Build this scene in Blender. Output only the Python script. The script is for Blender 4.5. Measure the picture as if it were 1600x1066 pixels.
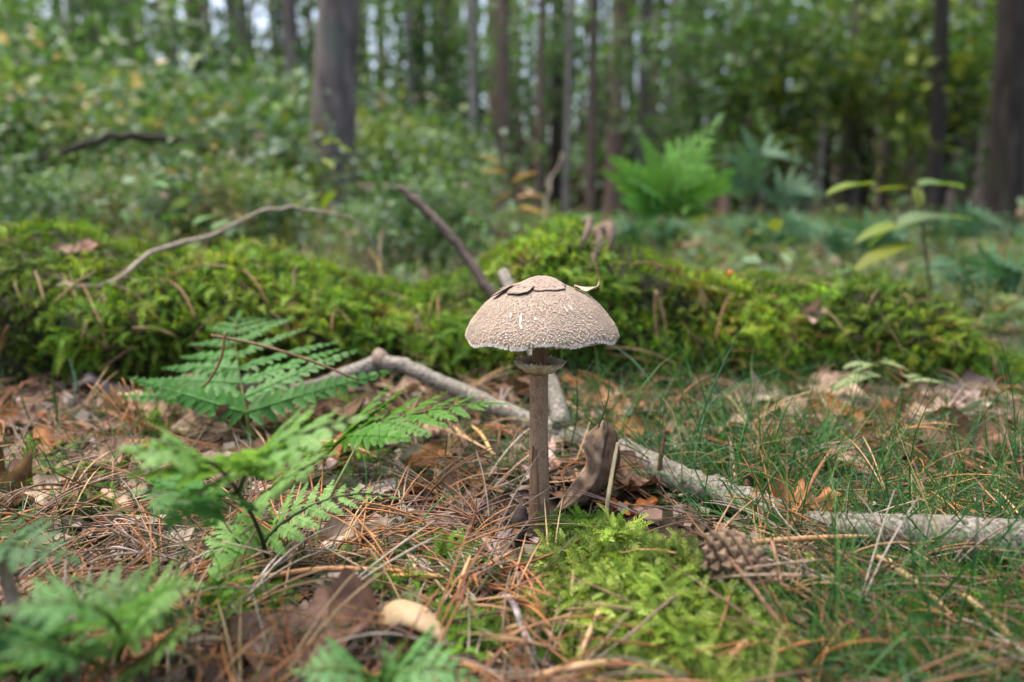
import bpy, math, random
import numpy as np
from mathutils import Vector, Matrix
from mathutils.bvhtree import BVHTree

for o in list(bpy.data.objects):
    bpy.data.objects.remove(o)
scene = bpy.context.scene
C = scene.collection
rng = np.random.default_rng(7)
random.seed(7)

# ------------------------------------------------------------------ camera
FPX = 1067.0
PITCH = math.radians(10.3)
CAMZ = 0.20
cam_d = bpy.data.cameras.new('camera')
cam_d.sensor_width = 36.0
cam_d.lens = 24.0
cam_d.clip_start = 0.01
cam_d.clip_end = 600
cam_d.dof.use_dof = True
cam_d.dof.focus_distance = 0.425
cam_d.dof.aperture_fstop = 3.8
cam = bpy.data.objects.new('camera', cam_d)
cam.location = (0, 0, CAMZ)
cam.rotation_euler = (math.radians(90) - PITCH, 0, 0)
C.objects.link(cam)
scene.camera = cam

# ------------------------------------------------------------------ world, sun, exposure
world = bpy.data.worlds.new('World')
scene.world = world
world.use_nodes = True
wn = world.node_tree
wn.nodes.clear()
SUN_EL, SUN_AZ = math.radians(74), math.radians(-60)      # azimuth from +Y towards +X
sky = wn.nodes.new('ShaderNodeTexSky')
sky.sky_type = 'NISHITA'
sky.sun_disc = False
sky.sun_elevation = SUN_EL
sky.sun_rotation = SUN_AZ
sky.air_density = 1.0
sky.dust_density = 6.0
sky.ozone_density = 0.6
bg = wn.nodes.new('ShaderNodeBackground')
bg.inputs['Strength'].default_value = 0.12
wo = wn.nodes.new('ShaderNodeOutputWorld')
wn.links.new(sky.outputs[0], bg.inputs[0])
wn.links.new(bg.outputs[0], wo.inputs[0])
sun_d = bpy.data.lights.new('sun', 'SUN')
sun_d.energy = 1.5
sun_d.angle = math.radians(55)
sun_d.color = (1.0, 0.93, 0.8)
sun = bpy.data.objects.new('sun', sun_d)
sdir = Vector((math.sin(SUN_AZ) * math.cos(SUN_EL), math.cos(SUN_AZ) * math.cos(SUN_EL), math.sin(SUN_EL)))
sun.rotation_euler = sdir.to_track_quat('Z', 'Y').to_euler()
sun.location = (0, 0, 10)
C.objects.link(sun)
vs = scene.view_settings
vs.view_transform = 'Standard'
vs.look = 'None'
vs.exposure = 1.65
vs.gamma = 1.0
vs.use_curve_mapping = False

# ------------------------------------------------------------------ pixel helpers
_c, _s = math.cos(PITCH), math.sin(PITCH)
def ray(u, v):
    a, b = (u - 800) / FPX, (533 - v) / FPX
    return np.array([a, _c + b * _s, b * _c - _s])
def P(u, v, y):
    d = ray(u, v)
    t = y / d[1]
    return np.array([d[0] * t, y, CAMZ + d[2] * t])

def _hash(ix, iy, seed):
    n = (ix.astype(np.int64) * 374761393 + iy.astype(np.int64) * 668265263 + seed * 1442695041) & 0x7fffffff
    n = ((n ^ (n >> 13)) * 1274126177) & 0x7fffffff
    return ((n ^ (n >> 16)) & 0xffff) / 65535.0
def vnoise(x, y, seed=0):
    x = np.asarray(x, float); y = np.asarray(y, float)
    ix, iy = np.floor(x), np.floor(y)
    fx, fy = x - ix, y - iy
    fx, fy = fx * fx * (3 - 2 * fx), fy * fy * (3 - 2 * fy)
    a, b = _hash(ix, iy, seed), _hash(ix + 1, iy, seed)
    c, d = _hash(ix, iy + 1, seed), _hash(ix + 1, iy + 1, seed)
    return (a + (b - a) * fx) * (1 - fy) + (c + (d - c) * fx) * fy - 0.5

def hgt(x, y):
    x = np.asarray(x, float); y = np.asarray(y, float)
    a = x / np.maximum(y, 0.6)
    s = np.clip(0.055 - 0.25 * a, 0.02, 0.16)
    far = np.maximum(0, y - 1.05)
    z = s * 3.0 * (1 - np.exp(-far / 3.0))
    z = z + 0.012 * vnoise(x * 9, y * 9, 1) + 0.008 * vnoise(x * 25, y * 25, 2)
    z = z + np.clip((y - 1.2) * 0.1, 0, 0.12) * vnoise(x * 1.1, y * 1.1, 3)
    z = z + 0.024 * np.exp(-(((x - 0.098) / 0.07) ** 2 + ((y - 0.338) / 0.06) ** 2))
    return z
def H(x, y):
    return float(hgt(x, y))
def G(u, v, dz=0.0):
    d = ray(u, v)
    t = 0.12
    while t < 80:
        p = np.array([d[0] * t, d[1] * t, CAMZ + d[2] * t])
        if p[2] < H(p[0], p[1]) + dz:
            break
        t += 0.002 * max(1, t * 4)
    return p
def Garr(u, v):
    """many pixels to ground at once"""
    a, b = (u - 800) / FPX, (533 - v) / FPX
    dy, dzr = _c + b * _s, b * _c - _s
    t = CAMZ / np.maximum(-dzr, 1e-3)
    for _ in range(4):
        t = (CAMZ - hgt(a * t, dy * t)) / np.maximum(-dzr, 1e-3)
    return a * t, dy * t

# ------------------------------------------------------------------ mesh builder
class MB:
    def __init__(self):
        self.v, self.c, self.t, self.q, self.n = [], [], [], [], 0
    def add(self, v, f, col=(1, 1, 1)):
        v = np.asarray(v, float).reshape(-1, 3)
        col = np.asarray(col, float)
        if col.ndim == 1:
            col = np.tile(col, (len(v), 1))
        self.v.append(v); self.c.append(col)
        for fs in (f if isinstance(f, tuple) else (f,)):
            fs = np.asarray(fs, np.int64)
            if fs.size:
                (self.q if fs.shape[1] == 4 else self.t).append(fs + self.n)
        self.n += len(v)
        return self
    def inst(self, tv, tf, M, T, col, tc=None):
        """template verts, faces; N matrices, N offsets, N colours, template tint"""
        tv = np.asarray(tv, float); tf = np.asarray(tf, np.int64)
        N, k = len(T), len(tv)
        V = np.einsum('nij,kj->nki', M, tv) + T[:, None, :]
        col = np.asarray(col, float)
        if col.ndim == 1:
            col = np.tile(col, (N, 1))
        cc = np.repeat(col[:, None, :], k, 1)
        if tc is not None:
            cc = cc * np.asarray(tc)[None, :, :]
        F = (tf[None] + (np.arange(N) * k)[:, None, None]).reshape(-1, tf.shape[1])
        return self.add(V.reshape(-1, 3), F, cc.reshape(-1, 3))
    def tube(self, path, rad, sides=8, col=(1, 1, 1), caps=True, wob=0.0):
        v, q, t = tube(path, rad, sides, caps, wob)
        col = np.asarray(col, float)
        if col.ndim == 2 and len(col) == len(path):
            col = np.repeat(col, sides, 0)
            if caps:
                col = np.vstack([col, col[:1], col[-1:]])
        return self.add(v, (q, t), col)
    def mesh(self, name, mat=None, smooth=True):
        V = np.vstack(self.v); Cc = np.vstack(self.c)
        T = np.vstack(self.t) if self.t else np.zeros((0, 3), np.int64)
        Q = np.vstack(self.q) if self.q else np.zeros((0, 4), np.int64)
        m = bpy.data.meshes.new(name)
        m.vertices.add(len(V)); m.vertices.foreach_set('co', V.astype(np.float32).ravel())
        li = np.concatenate([T.ravel(), Q.ravel()])
        m.loops.add(len(li)); m.loops.foreach_set('vertex_index', li.astype(np.int32))
        m.polygons.add(len(T) + len(Q))
        st = np.concatenate([np.arange(len(T)) * 3, len(T) * 3 + np.arange(len(Q)) * 4])
        m.polygons.foreach_set('loop_start', st.astype(np.int32))
        m.polygons.foreach_set('use_smooth', np.full(len(st), smooth))
        m.update(calc_edges=True)
        at = m.color_attributes.new('Col', 'FLOAT_COLOR', 'POINT')
        at.data.foreach_set('color', np.hstack([np.clip(Cc, 0, 1), np.ones((len(Cc), 1))]).astype(np.float32).ravel())
        if mat:
            m.materials.append(mat)
        return m
    def build(self, name, mat, parent=None, smooth=True):
        o = bpy.data.objects.new(name, self.mesh(name, mat, smooth))
        C.objects.link(o)
        if parent:
            o.parent = parent
        return o

def tube(path, rad, sides=8, caps=True, wob=0.0):
    path = np.asarray(path, float); n = len(path)
    rad = np.broadcast_to(np.asarray(rad, float), (n,)) if np.ndim(rad) < 2 else rad
    tan = np.gradient(path, axis=0)
    tan /= np.linalg.norm(tan, axis=1)[:, None] + 1e-12
    ref = np.array([0.13, 0.31, 0.94]) if abs(tan[0][2]) < 0.9 else np.array([0.9, 0.2, 0.1])
    out = []
    a0 = ref - tan[0] * ref.dot(tan[0]); a0 /= np.linalg.norm(a0)
    ang = np.arange(sides) * 2 * math.pi / sides
    for i in range(n):
        a0 = a0 - tan[i] * a0.dot(tan[i]); a0 /= np.linalg.norm(a0) + 1e-12
        b0 = np.cross(tan[i], a0)
        r = rad[i] * (1 + wob * (rng.random(sides) - 0.5)) if wob else np.full(sides, rad[i])
        out.append(path[i] + (np.cos(ang) * r)[:, None] * a0 + (np.sin(ang) * r)[:, None] * b0)
    V = np.vstack(out)
    j = np.arange(sides); j2 = (j + 1) % sides
    Q = np.vstack([np.stack([i * sides + j, i * sides + j2, (i + 1) * sides + j2, (i + 1) * sides + j], 1) for i in range(n - 1)])
    T = np.zeros((0, 3), np.int64)
    if caps:
        V = np.vstack([V, path[:1], path[-1:]])
        e = (n - 1) * sides
        T = np.vstack([np.stack([j2, j, np.full(sides, n * sides)], 1), np.stack([e + j, e + j2, np.full(sides, n * sides + 1)], 1)])
    return V, Q, T

def spline(pts, n=20):
    pts = np.asarray(pts, float)
    if len(pts) == 2:
        return pts[0] + (pts[1] - pts[0]) * np.linspace(0, 1, n)[:, None]
    p = np.vstack([2 * pts[0] - pts[1], pts, 2 * pts[-1] - pts[-2]])
    k = len(pts) - 1
    out = []
    for s in np.linspace(0, k, n):
        i = min(int(s), k - 1); t = s - i
        a, b, c, d = p[i], p[i + 1], p[i + 2], p[i + 3]
        out.append(0.5 * (2 * b + (c - a) * t + (2 * a - 5 * b + 4 * c - d) * t * t + (3 * b - a - 3 * c + d) * t ** 3))
    return np.array(out)

def norm(a):
    return a / (np.linalg.norm(a, axis=-1, keepdims=True) + 1e-12)
def bases(nrm, dirs, s):
    """matrices with columns dir, nrm x dir, nrm, scaled"""
    n = norm(nrm)
    d = norm(dirs - n * np.sum(dirs * n, -1, keepdims=True))
    b = np.cross(n, d)
    return np.stack([d, b, n], 2) * np.asarray(s)[:, None, None]
def randbases(N, s, up=0.6, r=rng):
    n = r.normal(size=(N, 3)); n[:, 2] = np.abs(n[:, 2]) + up
    return bases(n, r.normal(size=(N, 3)), s)
def pick(cols, N, var=0.25, w=None, r=rng):
    cols = np.asarray(cols, float)
    c = cols[r.choice(len(cols), N, p=w)]
    return c * (1 + var * (r.random((N, 1)) * 2 - 1)) * (1 + 0.08 * (r.random((N, 3)) * 2 - 1))
def inpoly(u, v, poly):
    poly = np.asarray(poly, float); res = np.zeros(len(u), bool)
    j = len(poly) - 1
    for i in range(len(poly)):
        (xi, yi), (xj, yj) = poly[i], poly[j]
        with np.errstate(divide='ignore', invalid='ignore'):
            res ^= ((yi > v) != (yj > v)) & (u < (xj - xi) * (v - yi) / (yj - yi + 1e-9) + xi)
        j = i
    return res

# ------------------------------------------------------------------ scene helpers
def tag(o, label, cat, group=None):
    o['label'] = label; o['category'] = cat
    if group:
        o['group'] = group
    return o
def kind(o, k, label=None):
    o['kind'] = k
    if label:
        o['label'] = label
    return o
def empty(name, loc=(0, 0, 0)):
    o = bpy.data.objects.new(name, None); o.empty_display_size = 0.02
    o.location = Vector(loc); C.objects.link(o)
    return o
def link(name, mesh, parent=None, mat=None):
    o = bpy.data.objects.new(name, mesh); C.objects.link(o)
    if parent:
        o.parent = parent
    if mat is not None:
        o.matrix_local = mat
    return o
def mat4(M3, T):
    m = Matrix.Identity(4)
    for i in range(3):
        for j in range(3):
            m[i][j] = float(M3[i][j])
        m[i][3] = float(T[i])
    return m
def frame(x, z):
    x = norm(np.asarray(x, float)); z = np.asarray(z, float)
    z = norm(z - x * z.dot(x))
    return np.stack([x, np.cross(z, x), z], 1)

# ------------------------------------------------------------------ materials
def mat_col(name, rough=0.6, trans=0.0, spec=0.4, noise=60.0, amt=0.25, bump=0.0, bscale=200.0, tcol=(1.3, 1.35, 0.6)):
    m = bpy.data.materials.new(name); m.use_nodes = True
    nt = m.node_tree; N = nt.nodes; L = nt.links
    b = N['Principled BSDF']; out = N['Material Output']
    b.inputs['Roughness'].default_value = rough
    b.inputs['Specular IOR Level'].default_value = spec
    a = N.new('ShaderNodeAttribute'); a.attribute_name = 'Col'
    tx = N.new('ShaderNodeTexCoord')
    nz = N.new('ShaderNodeTexNoise'); nz.inputs['Scale'].default_value = noise; nz.inputs['Detail'].default_value = 3
    L.new(tx.outputs['Object'], nz.inputs['Vector'])
    mr = N.new('ShaderNodeMapRange'); mr.inputs['From Min'].default_value = 0.3; mr.inputs['From Max'].default_value = 0.7
    mr.inputs['To Min'].default_value = 1 - amt; mr.inputs['To Max'].default_value = 1 + amt
    L.new(nz.outputs['Fac'], mr.inputs['Value'])
    mx = N.new('ShaderNodeVectorMath'); mx.operation = 'SCALE'
    L.new(a.outputs['Color'], mx.inputs[0]); L.new(mr.outputs[0], mx.inputs['Scale'])
    L.new(mx.outputs[0], b.inputs['Base Color'])
    if bump:
        n2 = N.new('ShaderNodeTexNoise'); n2.inputs['Scale'].default_value = bscale; n2.inputs['Detail'].default_value = 4
        L.new(tx.outputs['Object'], n2.inputs['Vector'])
        bp = N.new('ShaderNodeBump'); bp.inputs['Strength'].default_value = bump; bp.inputs['Distance'].default_value = 0.001
        L.new(n2.outputs['Fac'], bp.inputs['Height']); L.new(bp.outputs[0], b.inputs['Normal'])
    if trans:
        tb = N.new('ShaderNodeBsdfTranslucent')
        tm = N.new('ShaderNodeVectorMath'); tm.operation = 'MULTIPLY'; tm.inputs[1].default_value = tcol
        L.new(mx.outputs[0], tm.inputs[0]); L.new(tm.outputs[0], tb.inputs['Color'])
        ms = N.new('ShaderNodeMixShader'); ms.inputs[0].default_value = trans
        L.new(b.outputs[0], ms.inputs[1]); L.new(tb.outputs[0], ms.inputs[2])
        L.new(ms.outputs[0], out.inputs['Surface'])
    return m

def mat_ramp(name, stops, scale=(10, 10, 10), detail=5, rough=0.85, bump=0.3, bdist=0.003, spec=0.3, patch=None, extra=None):
    """noise -> colour ramp, optional second patch noise (scale, lo, hi, colour)"""
    m = bpy.data.materials.new(name); m.use_nodes = True
    nt = m.node_tree; N = nt.nodes; L = nt.links
    b = N['Principled BSDF']; b.inputs['Roughness'].default_value = rough; b.inputs['Specular IOR Level'].default_value = spec
    tx = N.new('ShaderNodeTexCoord'); mp = N.new('ShaderNodeMapping'); mp.inputs['Scale'].default_value = scale
    L.new(tx.outputs['Object'], mp.inputs['Vector'])
    nz = N.new('ShaderNodeTexNoise'); nz.inputs['Scale'].default_value = 1; nz.inputs['Detail'].default_value = detail
    nz.inputs['Roughness'].default_value = 0.65
    L.new(mp.outputs[0], nz.inputs['Vector'])
    cr = N.new('ShaderNodeValToRGB'); el = cr.color_ramp.elements
    el[0].position, el[0].color = stops[0][0], (*stops[0][1], 1)
    el[1].position, el[1].color = stops[-1][0], (*stops[-1][1], 1)
    for p, c in stops[1:-1]:
        e = el.new(p); e.color = (*c, 1)
    L.new(nz.outputs['Fac'], cr.inputs['Fac'])
    colout = cr.outputs['Color']
    for pt in (patch or []):
        pn = N.new('ShaderNodeTexNoise'); pn.inputs['Detail'].default_value = 4; pn.inputs['Scale'].default_value = 1
        pm = N.new('ShaderNodeMapping'); pm.inputs['Scale'].default_value = pt[0] if isinstance(pt[0], tuple) else (pt[0],) * 3
        pm.inputs['Location'].default_value = (3.1, 7.7, 1.3)
        L.new(tx.outputs['Object'], pm.inputs['Vector']); L.new(pm.outputs[0], pn.inputs['Vector'])
        mr = N.new('ShaderNodeMapRange'); mr.inputs['From Min'].default_value = pt[1]; mr.inputs['From Max'].default_value = pt[2]
        L.new(pn.outputs['Fac'], mr.inputs['Value'])
        mix = N.new('ShaderNodeMix'); mix.data_type = 'RGBA'
        L.new(mr.outputs[0], mix.inputs['Factor']); L.new(colout, mix.inputs['A']); mix.inputs['B'].default_value = (*pt[3], 1)
        colout = mix.outputs['Result']
    L.new(colout, b.inputs['Base Color'])
    if bump:
        bp = N.new('ShaderNodeBump'); bp.inputs['Strength'].default_value = bump; bp.inputs['Distance'].default_value = bdist
        L.new(nz.outputs['Fac'], bp.inputs['Height']); L.new(bp.outputs[0], b.inputs['Normal'])
    return m

M_leaf = mat_col('leaf_green', 0.5, 0.3, 0.35, 30, 0.2)
M_fern = mat_col('fern_green', 0.4, 0.35, 0.22, 120, 0.15, 0.3, 500)
M_moss = mat_col('moss', 0.6, 0.35, 0.18, 25, 0.3, tcol=(1.3, 1.3, 0.5))
M_grass = mat_col('grass', 0.45, 0.25, 0.2, 40, 0.2)
M_needle = mat_col('dry_needle', 0.55, 0.0, 0.35, 150, 0.25)
M_dead = mat_col('dead_leaf', 0.75, 0.12, 0.2, 90, 0.35, 0.6, 220, (1.2, 0.9, 0.6))
M_twig = mat_col('twig_bark', 0.8, 0.0, 0.25, 180, 0.35, 0.6, 500)
M_wood = mat_col('wood', 0.8, 0.0, 0.25, 120, 0.3, 0.5, 400)
M_ground = mat_ramp('forest_soil', [(0.3, (0.012, 0.008, 0.005)), (0.5, (0.035, 0.023, 0.014)), (0.7, (0.075, 0.048, 0.03))], (45, 45, 45), 6,
                    bump=0.6, bdist=0.008, patch=[((9, 9, 9), 0.52, 0.62, (0.025, 0.05, 0.01))])
M_bark = mat_ramp('pine_bark', [(0.3, (0.055, 0.042, 0.039)), (0.5, (0.14, 0.114, 0.105)), (0.7, (0.27, 0.232, 0.213))], (22, 22, 5), 6,
                  bump=0.9, bdist=0.02, patch=[((5, 5, 2.5), 0.55, 0.7, (0.13, 0.14, 0.12))])
M_barkpale = mat_ramp('pale_bark', [(0.3, (0.14, 0.115, 0.105)), (0.5, (0.27, 0.235, 0.215)), (0.7, (0.4, 0.36, 0.33))], (20, 20, 5), 5, bump=0.8, bdist=0.015)
M_barkdark = mat_ramp('dark_bark', [(0.3, (0.012, 0.01, 0.008)), (0.5, (0.032, 0.026, 0.021)), (0.7, (0.07, 0.058, 0.05))], (20, 20, 5), 5,
                      bump=0.9, bdist=0.02, patch=[((4, 4, 1.5), 0.55, 0.7, (0.04, 0.05, 0.02))])
M_barkred = mat_ramp('reddish_bark', [(0.3, (0.1, 0.07, 0.06)), (0.5, (0.23, 0.16, 0.135)), (0.7, (0.36, 0.23, 0.17))], (20, 20, 4), 5,
                     bump=0.8, bdist=0.02)
M_birch = mat_ramp('birch_bark', [(0.3, (0.04, 0.034, 0.028)), (0.44, (0.14, 0.122, 0.1)), (0.64, (0.31, 0.285, 0.25))], (330, 330, 330), 6,
                   rough=0.6, bump=0.5, bdist=0.0015, patch=[((280, 280, 280), 0.57, 0.63, (0.05, 0.042, 0.034)), ((35, 35, 35), 0.52, 0.7, (0.15, 0.135, 0.1))])
M_logbark = mat_ramp('rotten_log', [(0.3, (0.01, 0.009, 0.005)), (0.55, (0.022, 0.024, 0.008)), (0.75, (0.035, 0.045, 0.012))], (40, 40, 40), 5, bump=0.6, bdist=0.008)

# ------------------------------------------------------------------ ground sheet
def axis(lo, hi, near, step, grow):
    a = [0.0]
    while a[-1] < hi:
        a.append(a[-1] + (step if a[-1] < near else max(step, (a[-1] - near) * grow + step)))
    return np.array(a)
px = axis(0, 160, 1.3, 0.016, 0.16)
xs = np.concatenate([-px[:0:-1], px])
py = axis(0, 200, 1.7, 0.014, 0.12)
ys = np.concatenate([-px[:0:-1][-70:], py])
X, Y = np.meshgrid(xs, ys)
Zg = hgt(X, Y)
nx, ny = len(xs), len(ys)
ii, jj = np.meshgrid(np.arange(nx - 1), np.arange(ny - 1))
k0 = (jj * nx + ii).ravel()
gq = np.stack([k0, k0 + 1, k0 + nx + 1, k0 + nx], 1)
ground = MB().add(np.stack([X.ravel(), Y.ravel(), Zg.ravel()], 1), gq).build('ground', M_ground)
kind(ground, 'structure')

# ------------------------------------------------------------------ trees
def crown_mesh(name, rx, ry, rz, nclump, nleaf, size, cols, seed, spread=0.22, flat=0.7, mat=None):
    r = np.random.default_rng(seed)
    d = norm(r.normal(size=(nclump, 3))) * (r.random((nclump, 1)) ** 0.45)
    cen = d * np.array([rx, ry, rz])
    idx = r.integers(0, nclump, nclump * nleaf)
    sp = spread * (rx + ry) * 0.5 * (0.6 + 0.8 * r.random(nclump))[idx]
    off = r.normal(size=(len(idx), 3)) * sp[:, None] * np.array([1, 1, flat])
    pos = cen[idx] + off
    tv = [(0, 0, 0), (0.5, 0.3, 0.06), (1, 0, -0.05), (0.5, -0.3, 0.06)]
    s = size * (0.6 + 0.8 * r.random(len(idx)))
    cl = pick(cols, nclump, 0.25, None, r)[idx] * (0.75 + 0.5 * r.random((len(idx), 1)))
    mb = MB().inst(tv, [(0, 1, 2, 3)], randbases(len(idx), s, 0.5, r), pos, cl)
    return mb.mesh(name, mat or M_leaf), cen

GREEN = [(0.1, 0.2, 0.05), (0.13, 0.24, 0.07), (0.075, 0.16, 0.055), (0.11, 0.2, 0.1)]
YGREEN = [(0.15, 0.24, 0.05), (0.12, 0.22, 0.05), (0.2, 0.25, 0.04), (0.1, 0.19, 0.07)]
DGREEN = [(0.06, 0.12, 0.055), (0.075, 0.145, 0.07), (0.05, 0.1, 0.05)]
canopy_mesh, canopy_c = crown_mesh('crown', 1.2, 1.2, 1.1, 16, 10, 0.22, GREEN, 5)

def tree_at(u, d, wpx, lean=(0, 0), mat=M_bark, height=None, label='', group=None, name='pine_tree', high=True, flare=1.25, bow=0.0):
    x = (u - 800) / FPX * d / _c
    z0 = H(x, d) - 0.05
    r = wpx * d / FPX / 2
    hh = height or (0.35 * d + 4.0)
    root = empty(name, (x, d, z0))
    t = np.linspace(0, 1, 26)
    zz = t ** 1.5 * hh
    path = np.stack([lean[0] * zz + bow * np.sin(t * 5), lean[1] * zz, zz], 1)
    rad = r * (1 - 0.4 * t) * (1 + (flare - 1) * np.exp(-zz / (2.2 * r + 0.02)))
    mb = MB().tube(path, rad, 14, caps=True, wob=0.06)
    for k in range(5):
        a = random.uniform(0, 6.28); i = random.randint(15, 24)
        p0 = path[i]; ln = random.uniform(0.5, 1.1)
        p1 = p0 + np.array([math.cos(a) * ln, math.sin(a) * ln, 0.35 * ln])
        mb.tube(spline([p0, (p0 + p1) / 2 + [0, 0, 0.08], p1], 5), np.linspace(r * 0.35, r * 0.08, 5), 5)
    mb.build('trunk', mat, root)
    if high:
        c = link('crown', canopy_mesh, root)
        c.location = path[-1] + np.array([0, 0, 0.3])
        c.rotation_euler = (0, 0, random.uniform(0, 6.28))
    tag(root, label, 'tree', group)
    return root

tree_at(522, 3.7, 70, (0.095, 0.0), M_bark, label='thick grey-brown pine trunk, the stoutest one, standing just behind the mossy log', flare=1.2)
tree_at(786, 9.0, 21, (0.002, 0), M_barkred, label='slim pine trunk turning orange-brown towards the top, behind the twig on the log')
tree_at(612, 12.0, 15, (-0.005, 0), M_barkred, label='slender pale reddish trunk beside the stout grey-brown pine')
tree_at(990, 9.5, 17, (0.004, 0), M_bark, label='thin dark grey trunk behind the bright green bracken frond')
tree_at(1068, 13.0, 16, (0, 0), M_bark, label='distant slim grey trunk half hidden by leaves above the bracken')
tree_at(1300, 8.0, 32, (0.006, 0), M_bark, label='purple-grey pine trunk veiled by leaves behind the arching blue-green fern')
tree_at(1430, 6.0, 26, (-0.06, 0), M_barkdark, label='dark slender trunk with a mossy foot behind the yellow-green sapling', bow=0.05)
tree_at(1548, 4.6, 52, (-0.075, 0), M_barkdark, label='dark blackish tree trunk with side branches, wider than the slender dark one beside it', flare=1.12)
tree_at(1505, 9.0, 24, (0.004, 0), M_bark, label='pale grey trunk close beside the dark blackish trunk')
tree_at(478, 7.0, 24, (0.01, 0), M_bark, label='grey-brown trunk peeping out behind the stout pine')
tree_at(255, 9.0, 24, (0.0, 0), M_bark, label='brownish trunk rising out of the shrubs on the bank')
tree_at(342, 8.0, 22, (0.004, 0), M_barkdark, label='dark trunk rising out of the shrubs beside a patch of bright sky')
tree_at(405, 12.0, 13, (0.0, 0), M_birch, label='pale whitish slim trunk behind the shrubs on the bank')
tree_at(953, 14.0, 30, (0.0, 0), M_barkred, label='broad brownish trunk standing in the dim wood behind the mushroom')
kk = 0
for i in range(64):                      # the close-set trunks of the dim wood
    u = rng.uniform(-150, 1750) if i < 16 else rng.uniform(640, 1700)
    d = rng.uniform(10, 24)
    tree_at(u, d, rng.uniform(7, 15) * 15 / d * 1.1, (rng.normal() * 0.012, 0), [M_bark, M_barkred, M_barkdark][i % 3],
            label='thin distant trunk among many in the dim wood', group='thin trunks of the dim wood')

for i, (u, d, w) in enumerate([(655, 8.2, 11), (700, 9.0, 10), (742, 7.4, 12), (838, 8.6, 12), (880, 7.8, 10), (918, 9.2, 16), (1030, 8.0, 11), (1150, 8.4, 10), (1250, 7.6, 12), (1392, 7.8, 12), (190, 7.5, 14), (575, 9.0, 13)]):
    tree_at(u, d, w, (rng.normal() * 0.01, 0), [M_barkpale, M_barkred][i % 2], label=['slim pale grey trunk standing in the open wood behind the log', 'slim brownish trunk standing in the open wood behind the log'][i % 2],
            group=['slim pale trunks behind the log', 'slim brownish trunks behind the log'][i % 2])
# understorey trees with low crowns: u, v of crown centre, distance, radii, colours
def understorey(u, v, d, rx, rz, cols, label, leaf=0.1, ncl=46, nl=40, name='young_tree', seed=0, group=None, flat=0.7):
    c = P(u, v, d)
    z0 = H(c[0], d) - 0.03
    root = empty(name, (c[0], d, z0))
    m, cen = crown_mesh('crown', rx, rx * 0.8, rz, ncl, nl, leaf, cols, 100 + seed, 0.2, flat)
    cz = c[2] - z0
    cr = link('crown', m, root); cr.location = (0, 0, cz)
    tr = MB()
    path = spline([(0, 0, 0), (0.04 * rx, 0, cz * 0.5), (0, 0, cz + rz * 0.7)], 10)
    r0 = 0.02 + 0.012 * rx
    tr.tube(path, np.linspace(r0, r0 * 0.3, 10), 7)
    for k in range(0, ncl, 2):
        e = cen[k] + [0, 0, cz]
        f = min(max((e[2] - rz * 0.3) / (cz + rz * 0.7), 0.25), 0.95)
        p0 = path[int(f * 9)]
        tr.tube(spline([p0, (p0 + e) / 2 + [0, 0, 0.06 * rx], e], 5), np.linspace(r0 * 0.4, r0 * 0.1, 5), 4, caps=False)
    tr.build('trunk', M_barkdark, root)
    tag(root, label, 'tree', group)

understorey(120, 60, 7.0, 1.3, 0.9, GREEN, 'leafy green young tree on the bank above the shrubs', seed=1)
understorey(330, 110, 8.5, 1.2, 0.9, DGREEN, 'dark green young tree behind the dark trunk on the bank', seed=2)
understorey(-60, 120, 6.0, 1.2, 1.0, GREEN, 'bushy green tree at the outer end of the bank', seed=3)
understorey(440, 30, 9.5, 1.1, 1.2, DGREEN, 'shady young tree behind the trunk next to the stout pine', seed=4)
understorey(655, 90, 8.5, 0.95, 1.0, GREEN, 'green young tree between the stout pine and the slim orange-topped pine', seed=5)
understorey(710, 190, 10.5, 0.9, 1.3, DGREEN, 'dark spruce-like young tree just beside the slim orange-topped pine', seed=6)
understorey(880, 60, 10, 1.2, 1.2, GREEN, 'green young tree above the mushroom cap', seed=7)
understorey(1090, 110, 7.5, 1.1, 1.0, GREEN, 'big leafy green tree behind the bright bracken frond', seed=8)
understorey(1220, 150, 7.0, 0.8, 0.95, YGREEN, 'light green leafy tree between bracken and purple-grey trunk', seed=9)
understorey(1360, 120, 7.5, 0.85, 1.1, YGREEN, 'yellow-green leafy tree between the purple-grey and the slender dark trunk', seed=10)
understorey(1490, 130, 6.5, 0.75, 1.0, YGREEN, 'yellow-green leafy tree between the two dark trunks', seed=11)
understorey(1680, 120, 6.5, 1.0, 1.1, GREEN, 'green leafy tree beyond the dark blackish trunk', seed=12)
understorey(1180, 40, 9.5, 1.3, 0.8, GREEN, 'tall leafy tree with crown high above the blue-green fern', seed=13)
understorey(560, 110, 12, 1.2, 1.6, DGREEN, 'dark young tree far behind the stout pine', seed=14)
understorey(1000, 170, 14, 1.5, 1.4, DGREEN, 'dim dark green tree far behind the thin grey trunk', seed=15)
understorey(800, 120, 15, 1.6, 1.9, DGREEN, 'dim dark green tree far behind the slim orange-topped pine', seed=16)

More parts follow.
